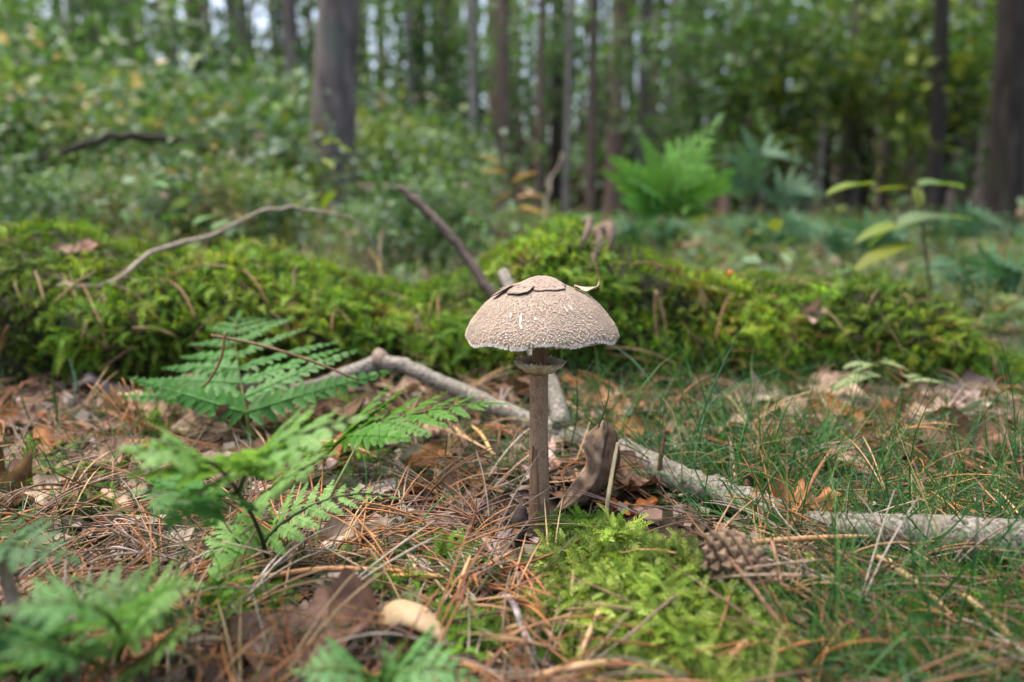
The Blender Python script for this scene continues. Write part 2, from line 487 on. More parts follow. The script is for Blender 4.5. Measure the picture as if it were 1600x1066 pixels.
# the far wood: one mass of leaves and stems
fw = MB()
N = 26000
fx = rng.uniform(-34, 34, N); fy = rng.uniform(20, 38, N)
fz = 13 * rng.random(N) ** 0.9 + 0.2
den = vnoise(fx * 0.5, fz * 0.6, 21) + 0.5 * vnoise(fx * 1.2, fz * 1.3, 22)
keep = (den > -0.2 + 0.075 * (fz - 3.0)) & ~((fz < 2.2) & (rng.random(N) < 0.5))
fx, fy, fz = fx[keep], fy[keep], fz[keep]
fw.inst([(0, 0, 0), (0.5, 0.33, 0.06), (1, 0, -0.05), (0.5, -0.33, 0.06)], [(0, 1, 2, 3)], randbases(len(fx), rng.uniform(0.35, 0.8, len(fx)), 0.2),
        np.stack([fx, fy, fz], 1), pick(GREEN + DGREEN + [(0.05, 0.045, 0.03)], len(fx), 0.3))
for k in range(260):
    x, y = rng.uniform(-36, 36), rng.uniform(22, 42)
    r = rng.uniform(0.07, 0.2)
    fw.tube([(x, y, -0.3), (x + rng.normal() * 0.1, y, 6), (x + rng.normal() * 0.2, y, 14)], [r, r * 0.8, r * 0.5], 6,
            pick([(0.09, 0.07, 0.06), (0.05, 0.04, 0.035), (0.13, 0.085, 0.06)], 1)[0])
N = 16000
fx = rng.uniform(-40, 40, N); fy = rng.uniform(24, 42, N)
fw.inst([(0, 0, 0), (0.5, 0.33, 0.06), (1, 0, -0.05), (0.5, -0.33, 0.06)], [(0, 1, 2, 3)], randbases(N, rng.uniform(0.3, 0.65, N), 0.1),
        np.stack([fx, fy, 4.2 * rng.random(N) ** 1.2], 1), pick([(0.07, 0.055, 0.04), (0.05, 0.05, 0.03), (0.1, 0.075, 0.055), (0.05, 0.08, 0.04)], N, 0.3))
kind(fw.build('far_wood', M_leaf), 'stuff', 'dense far-off wood of leaves and thin stems with sky showing through')

# ------------------------------------------------------------------ shrubs on the bank
SHR = [(0.085, 0.18, 0.05), (0.11, 0.2, 0.06), (0.13, 0.2, 0.05), (0.11, 0.19, 0.12), (0.16, 0.24, 0.17), (0.05, 0.11, 0.04)]
WARM = SHR + SHR[:4] + [(0.28, 0.22, 0.05), (0.34, 0.24, 0.16)]
shrub_meshes = []
for s, cols in enumerate([SHR, WARM, SHR + YGREEN]):
    shrub_meshes.append(crown_mesh('foliage', 0.55, 0.5, 0.38, 46, 62, 0.06, cols, 300 + s, 0.26, 0.85))
spots = [(40, 330, 1.75), (290, 322, 1.9), (400, 338, 2.2), (660, 345, 2.1), (160, 318, 2.1), (-90, 320, 1.9), (30, 300, 2.9), (130, 280, 3.3), (235, 300, 3.0), (330, 290, 3.4), (375, 300, 3.1), (60, 210, 4.2), (180, 200, 4.6), (300, 215, 4.4),
         (400, 210, 4.8), (440, 230, 5.2), (-70, 250, 3.3), (-150, 190, 4.4), (20, 130, 5.6), (140, 120, 6.0), (265, 150, 5.8), (385, 150, 6.3),
         (610, 270, 5.2), (650, 300, 4.4), (690, 265, 6.5), (590, 235, 7.0)]
for i, (u, v, d) in enumerate(spots):
    c = P(u, v, d); z0 = H(c[0], d) - 0.02
    m, cen = shrub_meshes[[0, 1, 2][i % 3]]
    root = empty('shrub', (c[0], d, z0))
    root.rotation_euler = (0, 0, i * 1.7)
    sc = (0.75 + 0.1 * (i % 4)) * (0.62 + 0.09 * d) * (0.45 if d < 2.5 else 1)
    zc = max(0.22 * sc, min(c[2] - z0, 0.42))
    f = link('foliage', m, root); f.location = (0, 0, zc); f.scale = (sc, sc, sc * 0.95)
    st = MB()
    for k in range(0, 46, 4):
        e = cen[k] * sc + [0, 0, zc]
        if e[2] > 0.05:
            st.tube(spline([(e[0] * 0.12, e[1] * 0.12, 0), (e[0] * 0.6, e[1] * 0.6, e[2] * 0.7), e], 5), [0.006, 0.005, 0.004, 0.003, 0.002], 4, (0.09, 0.06, 0.04), caps=False)
    st.build('stem', M_wood, root)
    if i < 6:
        lab, grp = 'little low shrub growing close behind the mossy log', 'little shrubs close behind the log'
    elif i < 22:
        lab = ['small-leaved green shrub growing on the bank beyond the log', 'shrub with yellow and pinkish autumn leaves growing on the bank', 'light green shrub with yellowish leaves growing on the bank'][i % 3]
        grp = ['green bank shrubs', 'autumn-coloured bank shrubs', 'light green bank shrubs'][i % 3]
    else:
        lab, grp = 'low bush beside the foot of the stout pine trunk', 'bushes beside the stout pine'
    tag(root, lab, 'shrub', grp)

def far_stick(pts, d, rad, label, col, name='fallen_branch'):
    path = spline([P(u, v, d + 0.1 * i) for i, (u, v) in enumerate(pts)], 20)
    path[1:-1] += rng.normal(size=(18, 3)) * 0.006
    o = MB().tube(path - path[0], np.interp(np.linspace(0, 1, 20), np.linspace(0, 1, len(rad)), rad), 9, col, wob=0.25).build(name, M_twig)
    o.location = Vector(path[0])
    tag(o, label, 'branch')
far_stick([(60, 250), (150, 222), (220, 212), (300, 226), (375, 246), (420, 280)], 2.3, [0.009, 0.015, 0.016, 0.012, 0.006], 'dark mouldering branch lying through the shrubs on the bank', (0.035, 0.03, 0.022))
far_stick([(560, 292), (640, 300), (700, 322), (750, 350), (790, 372)], 2.6, [0.02, 0.028, 0.03, 0.024], 'reddish-brown fallen branch lying between the stout pine and the slim pine', (0.14, 0.095, 0.075))
far_stick([(848, 380), (850, 330), (862, 285), (878, 240)], 2.2, [0.004, 0.003, 0.002], 'pale dry twig standing above the hump of the log', (0.3, 0.24, 0.19), 'dry_twig')
# ground cover behind the log: grass and small leaves
gc = MB()
def blade_tpl(bend, seg=5, w=0.5, droop=1.0):
    """unit blade leaning along +X; length 1, half width w/1000 handled by caller"""
    t = np.linspace(0, 1, seg + 1)
    a = bend * t
    xx = np.concatenate([[0], np.cumsum(np.sin(a[1:] * droop))]) / seg
    zz = np.concatenate([[0], np.cumsum(np.cos(a[1:] * droop))]) / seg
    ww = w * (1 - t ** 2.2) + 0.02 * w
    L = np.stack([xx, -ww, zz], 1); R = np.stack([xx, ww, zz], 1)
    V = np.empty((2 * (seg + 1), 3)); V[0::2] = L; V[1::2] = R
    Q = [(2 * i, 2 * i + 1, 2 * i + 3, 2 * i + 2) for i in range(seg)]
    return V, np.array(Q)
def upright(N, s, tilt=0.25, r=rng):
    n = np.stack([r.normal(size=N) * tilt, r.normal(size=N) * tilt, np.ones(N)], 1)
    return bases(n, r.normal(size=(N, 3)), s)
N = 9000
gx = rng.uniform(-1, 1, N); gy = 1.12 + 5.0 * rng.random(N) ** 1.5
gx = gx * (0.95 * gy + 0.4)
for b in range(4):
    sel = slice(b, N, 4)
    V, Q = blade_tpl(0.6 + 0.5 * b, 4, 0.012)
    n = len(gx[sel])
    gc.inst(V, Q, upright(n, rng.uniform(0.06, 0.15, n) * (0.8 + 0.25 * gy[sel]), 0.3), np.stack([gx[sel], gy[sel], hgt(gx[sel], gy[sel]) - 0.005], 1),
            pick([(0.1, 0.17, 0.045), (0.15, 0.19, 0.06), (0.24, 0.2, 0.11), (0.08, 0.14, 0.06)], n, 0.3))
N = 16000
gx = rng.uniform(-1, 1, N); gy = 1.15 + 7.0 * rng.random(N) ** 1.5
gx = gx * (0.95 * gy + 0.4)
gc.inst([(0, 0, 0), (0.5, 0.3, 0.06), (1, 0, -0.05), (0.5, -0.3, 0.06)], [(0, 1, 2, 3)], randbases(N, rng.uniform(0.02, 0.055, N) * (0.8 + 0.15 * gy), 0.7),
        np.stack([gx, gy, hgt(gx, gy) + rng.random(N) ** 1.6 * np.clip(0.1 + 0.5 * vnoise(gx * 2.2, gy * 2.2, 77), 0.02, 0.4)], 1),
        pick([(0.09, 0.18, 0.06), (0.12, 0.2, 0.09), (0.08, 0.15, 0.08), (0.2, 0.14, 0.09), (0.15, 0.21, 0.045)], N, 0.3))
kind(gc.build('ground_cover', M_leaf), 'stuff', 'blurred grass, small green leaves and litter covering the ground behind the log')

# ------------------------------------------------------------------ the mossy log
topu = [-420, -200, 0, 60, 130, 180, 230, 300, 380, 430, 480, 540, 600, 640, 700, 760, 800, 850, 890, 930, 970, 1010, 1060, 1120, 1180, 1230, 1300, 1350, 1400, 1440, 1480, 1530, 1570, 1620, 1700]
topv = [380, 360, 350, 348, 352, 372, 382, 377, 368, 378, 399, 420, 450, 458, 446, 408, 376, 344, 330, 337, 370, 404, 416, 426, 430, 424, 422, 432, 455, 486, 518, 548, 572, 600, 640]
NU, NT = 260, 44
us = np.linspace(-420, 1690, NU)
th = np.radians(np.linspace(-14, 190, NT))
LG = np.zeros((NU, NT, 3))
for i, u in enumerate(us):
    v = np.interp(u, topu, topv) + 17
    yc = 0.965 - 0.015 * math.sin(u * 0.004) - (0.0004 * max(0, u - 1230))
    p = P(u, v, yc)
    hb = H(p[0], yc - 0.12)
    Hh = max(0.012, p[2] - hb)
    Ry = 0.185 * min(1, max(0.3, Hh / 0.12))
    cy = np.sign(np.cos(th)) * np.abs(np.cos(th)) ** 0.72
    cz = np.sign(np.sin(th)) * np.abs(np.sin(th)) ** 0.85
    LG[i, :, 0] = p[0] + 0.03 * (cy)
    LG[i, :, 1] = yc - Ry * cy * np.where(th < 0.5, 0.86 + 0.14 * np.clip(th, -0.2, 0.5) / 0.5, 1.0)
    LG[i, :, 2] = hb + Hh * cz
UU, TT = np.meshgrid(us, th, indexing='ij')
dn = 0.034 * vnoise(UU * 0.012, TT * 2.2, 31) + 0.018 * vnoise(UU * 0.03, TT * 5, 32) + 0.008 * vnoise(UU * 0.08, TT * 12, 33)
fade = np.clip((1560 - UU) / 150, 0.15, 1)
GU = np.gradient(LG, axis=0); GT = np.gradient(LG, axis=1)
NL = norm(np.cross(GT, GU))
if NL[NU // 2, NT // 2, 2] < 0:
    NL = -NL
# dark broken hollow under the hump
hol = np.exp(-(((UU - 925) / 26) ** 2 + ((TT - 1.0) / 0.3) ** 2))
LG = LG + NL * (dn * fade * np.clip(np.sin(TT) + 0.6, 0.2, 1) - 0.05 * hol)[..., None]
a = (np.arange(NU - 1)[:, None] * NT + np.arange(NT - 1)[None, :]).ravel()
lq = np.stack([a, a + NT, a + NT + 1, a + 1], 1)
log = empty('mossy_log', (0, 0.95, 0))
def build_local(mb, name, mat, parent, smooth=True):
    o = mb.build(name, mat, parent, smooth)
    o.matrix_parent_inverse = Matrix.Translation(-Vector(parent.location))
    return o
logm = MB().add(LG.reshape(-1, 3), lq)
build_local(logm, 'log_body', M_logbark, log)
bvh = BVHTree.FromPolygons([Vector(p) for p in LG.reshape(-1, 3)], [tuple(int(k) for k in f) for f in lq])
gsub = (np.abs(X) < 1.6) & (Y > 0) & (Y < 2.2)
gsel = [q for q in gq if gsub.ravel()[q].all()]
gbvh = BVHTree.FromPolygons([Vector(p) for p in np.stack([X.ravel(), Y.ravel(), Zg.ravel()], 1)], [tuple(int(k) for k in f) for f in gsel])
def hit(u, v):
    """first point of the log or the ground under a pixel, and its normal"""
    d = Vector(ray(u, v)).normalized(); o = Vector((0, 0, CAMZ))
    best = None
    for b in (bvh, gbvh):
        loc, nr, _, dist = b.ray_cast(o, d)
        if loc is not None and (best is None or dist < best[2]):
            best = (np.array(loc), np.array(nr), dist)
    if best is None:
        p = G(u, v); return p, np.array([0, 0, 1.0])
    n = best[1] if best[1].dot(np.array(d)) < 0 else -best[1]
    return best[0], n

# moss shoots on the log
def shoot_tpl(whorls=7, per=3, seed=0, ln=0.36, wd=0.13):
    r = np.random.default_rng(seed); V, Q, tc = [], [], []
    for w in range(whorls):
        t = w / (whorls - 1)
        for k in range(per):
            a = w * 2.4 + k * 2 * math.pi / per + r.normal() * 0.2
            el = 0.35 + 0.9 * t
            d = np.array([math.cos(a) * math.cos(el), math.sin(a) * math.cos(el), math.sin(el)])
            s = np.array([-math.sin(a), math.cos(a), 0])
            b = np.array([0.12 * t * math.sin(seed), 0, 0.08 + 0.72 * t])
            l = ln * (1.05 - 0.45 * t)
            m = b + d * l * 0.55
            tip = b + d * l + np.array([0, 0, -0.05 * (1 - t) + 0.02])
            i = len(V)
            V += [b, m + s * wd, tip, m - s * wd]; Q.append((i, i + 1, i + 2, i + 3))
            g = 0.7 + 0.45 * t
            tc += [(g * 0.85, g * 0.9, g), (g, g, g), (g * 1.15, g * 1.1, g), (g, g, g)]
    return np.array(V), np.array(Q), np.array(tc)
def feather_tpl(nb=12, seed=0):
    r = np.random.default_rng(seed); V, Q, tc = [], [], []
    for i in range(nb):
        t = (i + 0.5) / nb
        ax = np.array([t, 0, 0.35 * math.sin(t * 2.2)])
        for s in (-1, 1):
            l = 0.33 * (1 - 0.75 * t) * (0.8 + 0.4 * r.random()); an = 0.95 + 0.15 * r.normal()
            d = np.array([math.cos(an), s * math.sin(an), 0.22 + 0.15 * r.normal()])
            w = 0.026
            pv = np.array([-d[1], d[0], 0.05]) * w
            k = len(V)
            V += [ax, ax + d * l * 0.5 + pv, ax + d * l, ax + d * l * 0.5 - pv]; Q.append((k, k + 1, k + 2, k + 3))
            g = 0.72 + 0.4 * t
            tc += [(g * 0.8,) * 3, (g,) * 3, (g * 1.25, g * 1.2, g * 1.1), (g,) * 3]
    k = len(V)
    V += [(0, -0.04, 0), (0, 0.04, 0), (0.55, 0.035, 0.33), (0.55, -0.035, 0.33), (1.1, 0, 0.27), (1.1, 0.004, 0.27)]
    Q += [(k, k + 1, k + 2, k + 3), (k + 3, k + 2, k + 5, k + 4)]
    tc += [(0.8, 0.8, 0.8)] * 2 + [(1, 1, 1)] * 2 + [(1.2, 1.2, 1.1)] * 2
    return np.array(V), np.array(Q), np.array(tc)
N = 26000
fi = rng.uniform(0, NU - 1.01, N); ft = rng.uniform(1.0, NT * 0.78, N)
i0, j0 = fi.astype(int), ft.astype(int); a_, b_ = (fi - i0)[:, None], (ft - j0)[:, None]
def bil(A):
    return (A[i0, j0] * (1 - a_) + A[i0 + 1, j0] * a_) * (1 - b_) + (A[i0, j0 + 1] * (1 - a_) + A[i0 + 1, j0 + 1] * a_) * b_
pos, nrm_ = bil(LG), norm(bil(NL))
uu_, tt_ = us[i0], th[j0]
bare = np.exp(-(((uu_ - 925) / 24) ** 2 + ((tt_ - 1.0) / 0.28) ** 2)) + 0.7 * (vnoise(uu_ * 0.02, tt_ * 5, 41) > 0.42) * (tt_ < 0.8)
keep = rng.random(N) > np.clip(bare * 1.1, 0, 0.97)
keep &= ~((tt_ < 0.12) & (rng.random(N) < 0.5))
pos, nrm_, uu_, tt_ = pos[keep], nrm_[keep], uu_[keep], tt_[keep]
n = len(pos)
pat = vnoise(uu_ * 0.018, tt_ * 4, 42)
colr = pick([(0.12, 0.195, 0.026), (0.09, 0.175, 0.022), (0.155, 0.22, 0.035), (0.062, 0.135, 0.02)], n, 0.28)
colr *= (1 + 0.9 * pat)[:, None] * 1.2
brn = (vnoise(uu_ * 0.035, tt_ * 7, 47) > 0.3) & (rng.random(n) < 0.7)
colr = np.where(brn[:, None], np.array([0.13, 0.11, 0.03]) * (0.7 + 0.6 * rng.random((n, 1))), colr)
ylw = np.clip(vnoise(uu_ * 0.01, tt_ * 2.0, 44) * 2.2, 0, 0.8)[:, None]
colr = colr * (1 - ylw) + colr * np.array([1.55, 1.25, 1.1]) * ylw
dirz = norm(nrm_ + np.array([0, 0, 0.3]) + rng.normal(size=(n, 3)) * 0.42)
mlog = MB()
for vnt in range(5):
    sel = slice(vnt, n, 5)
    k = len(pos[sel])
    if vnt > 2:
        V, Q, tc = feather_tpl(9 + vnt % 2, 500 + vnt)
        tang = np.cross(nrm_[sel], rng.normal(size=(k, 3))) + np.array([0, -0.35, -0.45]) + nrm_[sel] * 0.55
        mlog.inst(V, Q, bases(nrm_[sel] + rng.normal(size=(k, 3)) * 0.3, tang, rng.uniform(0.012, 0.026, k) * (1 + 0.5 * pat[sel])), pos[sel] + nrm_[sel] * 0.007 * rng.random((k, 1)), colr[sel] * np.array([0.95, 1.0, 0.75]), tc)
        continue
    V, Q, tc = shoot_tpl(9, 3, vnt, 0.36, 0.05 + 0.008 * vnt)
    size = rng.uniform(0.008, 0.021, k) * (1 + 0.6 * pat[sel])
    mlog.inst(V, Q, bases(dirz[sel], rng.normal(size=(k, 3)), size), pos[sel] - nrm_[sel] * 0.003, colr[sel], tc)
mo = build_local(mlog, 'moss', M_moss, log)
kind(mo, 'stuff', 'thick bright green feathery moss covering the log')
# grey splinters in the hollow
for (u1, v1, u2, v2, r) in [(918, 378, 928, 432, 0.006), (930, 372, 952, 408, 0.007), (905, 370, 915, 398, 0.005), (942, 400, 948, 440, 0.004)]:
    p1, n1 = hit(u1, v1); p2, n2 = hit(u2, v2)
    b_l = MB().tube(spline([p1 + n1 * 0.02, (p1 + p2) / 2 + n1 * 0.03, p2 + n2 * 0.015], 7), [r * 0.5, r, r * 1.2, r, r * 0.9, r * 0.7, r * 0.2], 6, (0.13, 0.095, 0.075), wob=0.5)
    build_local(b_l, 'bark_splinter', M_wood, log)
tag(log, 'low fallen log thickly overgrown with bright green moss behind the mushroom', 'log')

# ------------------------------------------------------------------ the mushroom
base = G(843, 822)
bx, by, bz = base
top_z = P(850, 431, by)[2]
mush = empty('parasol_mushroom', (bx, by, bz - 0.004))
tag(mush, 'tall slender mushroom with scaly beige domed cap and ringed brown stem', 'mushroom')
oz = bz - 0.004
capz = top_z - oz                       # apex above the base
capx = P(846, 500, by)[0] - bx
prof = np.array([(0.0, 0), (4, 0.5), (8, 1.9), (12.5, 4.2), (17, 6.3), (22, 8.4), (27, 10.6), (32, 13.9), (37.5, 18.6), (42.5, 24.6), (46.4, 29.6), (48.9, 34.6), (49.6, 38.0)]) * 0.001
pd = np.concatenate([[0], np.cumsum(np.linalg.norm(np.diff(prof, axis=0), axis=1))])
def capf(s):                             # s 0..1 along the profile -> r, z below apex
    return np.interp(s * pd[-1], pd, prof[:, 0]), np.interp(s * pd[-1], pd, prof[:, 1])
def cap_pt(s, a, out=0.0):
    r, dz = capf(s)
    wobble = 1 + 0.018 * np.sin(3 * a + 0.7) * s + 0.012 * np.sin(7 * a) * s
    droop = 0.0018 * np.sin(2 * a + 1) * s ** 3 + 0.0012 * np.sin(9 * a) * s ** 6
    return np.stack([capx + (r + out) * wobble * np.cos(a), (r + out) * wobble * np.sin(a), capz - dz - droop + out * 0.6], -1)
na, ns = 120, 34
A, S = np.meshgrid(np.arange(na) * 2 * math.pi / na, np.linspace(0.004, 1, ns))
Vc = cap_pt(S, A)
jr = np.arange(na); jr2 = (jr + 1) % na
cq = np.vstack([np.stack([i * na + jr, i * na + jr2, (i + 1) * na + jr2, (i + 1) * na + jr], 1) for i in range(ns - 1)])
capcol = np.array([0.345, 0.275, 0.22])
nzc = vnoise(A * 8, S * 6, 51)
radial = vnoise(A * 26, S * 2.2, 52)
cc = capcol * (1 + 0.2 * nzc + 0.18 * radial * (S > 0.3))[..., None]
cc = cc * (0.72 + 0.28 * np.clip((S - 0.3) / 0.3, 0, 1))[..., None]
# underside of the rim, rolled in
inner = []
for f, dzz in ((0.992, 0.0008), (0.965, 0.0006), (0.93, -0.0012)):
    q = Vc[-1].copy(); q[:, 0] = capx + (q[:, 0] - capx) * f; q[:, 1] *= f; q[:, 2] -= dzz; inner.append(q)
V2 = np.vstack([Vc.reshape(-1, 3)] + inner)
c2 = np.vstack([cc.reshape(-1, 3)] + [np.tile((0.7, 0.66, 0.6), (na, 1))] * 3)
q2 = np.vstack([cq] + [np.stack([i * na + jr, i * na + jr2, (i + 1) * na + jr2, (i + 1) * na + jr], 1) for i in range(ns - 1, ns + 2)])
M_cap = mat_col('cap_skin', 0.85, 0.0, 0.15, 900, 0.22, 0.5, 1400)
M_gill = mat_col('gill', 0.8, 0.2, 0.15, 300, 0.1, tcol=(1, 0.95, 0.85))
capo = MB().add(V2, q2, c2).build('cap', M_cap, mush)
# tiny curled scales in loose rings
sc = MB()
rows = []
s = 0.40
while s < 0.995:
    r, _ = capf(s)
    step = 0.0011 + 0.0007 * s
    k = int(2 * math.pi * r / step)
    a = np.arange(k) * 2 * math.pi / k + rng.normal(size=k) * 0.35 * step / max(r, 1e-3)
    ssj = s + rng.normal(size=k) * 0.006
    ok = rng.random(k) < (0.35 + 0.65 * min(1, (s - 0.36) / 0.3))
    rows.append(np.stack([a[ok], np.clip(ssj[ok], 0, 0.998)], 1))
    s += 0.0155
rows = np.vstack(rows)
p = cap_pt(rows[:, 1], rows[:, 0]); p1 = cap_pt(np.minimum(rows[:, 1] + 0.01, 1), rows[:, 0]); p2 = cap_pt(rows[:, 1], rows[:, 0] + 0.01)
down = norm(p1 - p + np.array([0, 0, -1e-6])); side = norm(p2 - p); nn = norm(np.cross(down, side))
nn = np.where(np.sum(nn * (p - np.array([capx, 0, capz - 0.05])), -1, keepdims=True) < 0, -nn, nn)
sz = rng.uniform(0.0005, 0.00095, len(p)) * (0.4 + 0.85 * rows[:, 1])
Mx = bases(nn, down, sz)
tvs = [(-0.7, 0.45, -0.02), (-0.7, -0.45, -0.02), (0.25, 0.62, 0.22), (0.25, -0.62, 0.22), (0.85, 0.25, 0.62), (0.8, -0.3, 0.6)]
sc.inst(tvs, [(0, 1, 3, 2), (2, 3, 5, 4)], Mx, p, pick([(0.45, 0.36, 0.285), (0.5, 0.41, 0.33), (0.41, 0.325, 0.255)], len(p), 0.12),
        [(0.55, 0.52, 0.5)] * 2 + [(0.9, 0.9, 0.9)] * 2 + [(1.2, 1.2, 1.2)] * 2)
scales = sc.build('cap_scales', M_cap, capo); kind(scales, 'stuff')
# ragged white fringe below the rim
fr = MB()
k = 420
a = np.sort(rng.random(k)) * 2 * math.pi
p = cap_pt(np.full(k, 1.0), a); p2 = cap_pt(np.full(k, 1.0), a + 0.01)
side = norm(p2 - p); outw = norm(p * [1, 1, 0] - [capx, 0, 0])
dn_ = norm(np.array([0, 0, -1.0]) + outw * rng.normal(size=(k, 1)) * 0.5 + side * rng.normal(size=(k, 1)) * 0.4)
fr.inst([(-0.3, -0.6, 0), (-0.3, 0.6, 0), (0.5, 0.35, 0.1), (0.5, -0.4, 0.1), (1, 0.05, 0.25)], [(0, 1, 2, 3)], bases(outw, dn_, rng.uniform(0.0009, 0.0026, k)), p,
        pick([(0.82, 0.79, 0.74), (0.68, 0.6, 0.5)], k, 0.1))
kind(fr.build('rim_fringe', M_gill, capo), 'stuff')
# torn plates of skin around the centre
M_plate = mat_col('cap_plate', 0.85, 0.0, 0.15, 500, 0.3, 0.6, 900)
def plate(a0, a1, s0, s1, lift, colr, ragged=0.2, curl=0.0):
    nu_, nv_ = 18, 6
    t = np.linspace(0, 1, nu_); w = np.linspace(0, 1, nv_)
    Tt, W = np.meshgrid(t, w)
    edge = s1 + (s1 - s0) * ragged * (vnoise(t * 5 + a0 * 3, t * 0 + s0 * 9, 61) * 2)
    edge = s0 + (edge - s0) * np.clip(np.sin(np.pi * (0.05 + 0.9 * t)) * 2.6, 0.3, 1)
    S_ = s0 + (edge[None, :] - s0) * W
    A_ = a0 + (a1 - a0) * Tt
    up = lift * (0.35 + 0.65 * W) + curl * W ** 2 * np.abs(Tt - 0.3)
    q_ = cap_pt(S_, A_); q_[..., 2] += up
    q_[..., :2] += np.stack([np.cos(A_), np.sin(A_)], -1) * (curl * W ** 2 * 0.8)[..., None]
    lo = cap_pt(S_, A_); lo[..., 2] += up - 0.0005
    lo[..., :2] = q_[..., :2]
    j = (np.arange(nv_ - 1)[:, None] * nu_ + np.arange(nu_ - 1)[None]).ravel()
    q0 = np.stack([j, j + 1, j + nu_ + 1, j + nu_], 1); n0 = nu_ * nv_
    e = (nv_ - 1) * nu_ + np.arange(nu_ - 1)
    q1 = np.stack([e, e + 1, e + 1 + n0, e + n0], 1)
    cols = np.array(colr) * (1 + 0.3 * vnoise(Tt * 6, W * 4 + a0, 62))[..., None]
    edgec = cols.copy(); edgec[-1] *= 0.55
    mb = MB().add(np.vstack([q_.reshape(-1, 3), lo.reshape(-1, 3)]), np.vstack([q0, q0[:, ::-1] + n0, q1]), np.vstack([edgec.reshape(-1, 3), edgec.reshape(-1, 3) * 0.45]))
    return mb.build('skin_plate', M_plate, capo)
pc = (0.26, 0.195, 0.155)
plate(0, 2 * math.pi, 0.02, 0.30, 0.0007, (0.29, 0.225, 0.185), 0.1)
plate(math.radians(205), math.radians(252), 0.22, 0.41, 0.0008, (0.27, 0.205, 0.165), 0.12, 0.0016)
plate(math.radians(248), math.radians(322), 0.2, 0.335, 0.0007, (0.29, 0.222, 0.18), 0.1, 0.0005)
plate(math.radians(168), math.radians(205), 0.2, 0.44, 0.001, pc, 0.5, 0.002)
plate(math.radians(60), math.radians(150), 0.2, 0.42, 0.001, pc, 0.3, 0.001)
# the curled flap that stands off on one side
fl = []
fa = math.radians(352)
for t in np.linspace(0, 1, 9):
    c0 = cap_pt(np.array(0.34 + 0.22 * min(t, 0.75)), np.array(fa + 0.05))
    c0 = c0 + np.array([0.006 * t, -0.001, 0.0012 + 0.0085 * t ** 2.4])
    wv = 0.0042 * (1 - 0.55 * t)
    fl.append([c0 + np.array([0, -wv, 0.0012 * math.cos(t * 9)]), c0 + np.array([0, 0, -0.0006]), c0 + np.array([0.0003, wv, 0.001])])
fl = np.array(fl)
jf = (np.arange(8)[:, None] * 3 + np.arange(2)[None]).ravel()
MB().add(fl.reshape(-1, 3), np.stack([jf, jf + 1, jf + 4, jf + 3], 1), (0.36, 0.28, 0.22)).build('skin_flap', M_plate, capo)
# a few pale slits where the skin has parted
for (aa, s0, s1) in [(250, 0.66, 0.8), (252, 0.78, 0.83), (290, 0.58, 0.66), (296, 0.57, 0.65), (240, 0.66, 0.72), (262, 0.7, 0.74)]:
    t = np.linspace(0, 1, 8)
    aa = math.radians(aa)
    L_, R_ = [], []
    for q in t:
        wv = 0.016 * math.sin(math.pi * (0.1 + 0.85 * q)) * (0.7 + 0.5 * random.random())
        L_.append(cap_pt(np.array(s0 + (s1 - s0) * q), np.array(aa - wv + 0.02 * q), 0.0007)); R_.append(cap_pt(np.array(s0 + (s1 - s0) * q), np.array(aa + wv + 0.02 * q), 0.0007))
    Vv = np.vstack([L_, R_]); i_ = np.arange(7)
    MB().add(Vv, np.stack([i_, i_ + 1, i_ + 9, i_ + 8], 1), (0.68, 0.6, 0.5)).build('skin_slit', M_gill, capo)
# gills
gl = MB()
rimz = capz - 0.0405
for k in range(150):
    a = k * 2 * math.pi / 150
    rin = 0.009 if k % 2 == 0 else 0.024
    r_ = np.linspace(rin, 0.0475, 7)
    topz = capz - np.interp(r_, prof[:, 0], prof[:, 1]) - 0.0016
    lo = np.minimum(topz - 0.001, rimz + 0.004 + 0.007 * np.sin((r_ - rin) / (0.0476 - rin) * math.pi * 0.9) * -0.6)
    up = np.stack([capx + r_ * math.cos(a), r_ * math.sin(a), topz], 1); dwn = np.stack([capx + r_ * math.cos(a), r_ * math.sin(a), lo], 1)
    i_ = np.arange(6)
    gl.add(np.vstack([up, dwn]), np.stack([i_, i_ + 1, i_ + 8, i_ + 7], 1), (0.72, 0.66, 0.58))
kind(gl.build('gills', M_gill, capo), 'stuff')
# stem
M_stem = mat_ramp('stem_skin', [(0.3, (0.12, 0.068, 0.04)), (0.5, (0.24, 0.145, 0.088)), (0.72, (0.33, 0.21, 0.135))], (900, 900, 60), 5, rough=0.75, bump=0.4, bdist=0.0006)
M_sheath = mat_ramp('stem_sheath', [(0.3, (0.2, 0.125, 0.077)), (0.5, (0.37, 0.235, 0.145)), (0.7, (0.46, 0.31, 0.2))], (1100, 1100, 800), 4, rough=0.85, bump=0.8, bdist=0.0008, patch=[((260, 260, 150), 0.52, 0.66, (0.25, 0.155, 0.095))])
zt = capz - 0.018
zz = np.linspace(-0.012, zt, 30)
def sx(z):
    return -0.0012 * math.sin(z / 0.15 * 3.1) + capx * np.clip(z / zt, 0, 1) ** 2 + 0.0
def srad(z):
    return 0.0064 - 0.0013 * np.clip(z / 0.13, 0, 1) + 0.0024 * math.exp(-max(z, 0) / 0.014)
stem = MB().tube([(sx(z), 0, z) for z in zz], [srad(z) for z in zz], 28).build('stem', M_stem, mush)
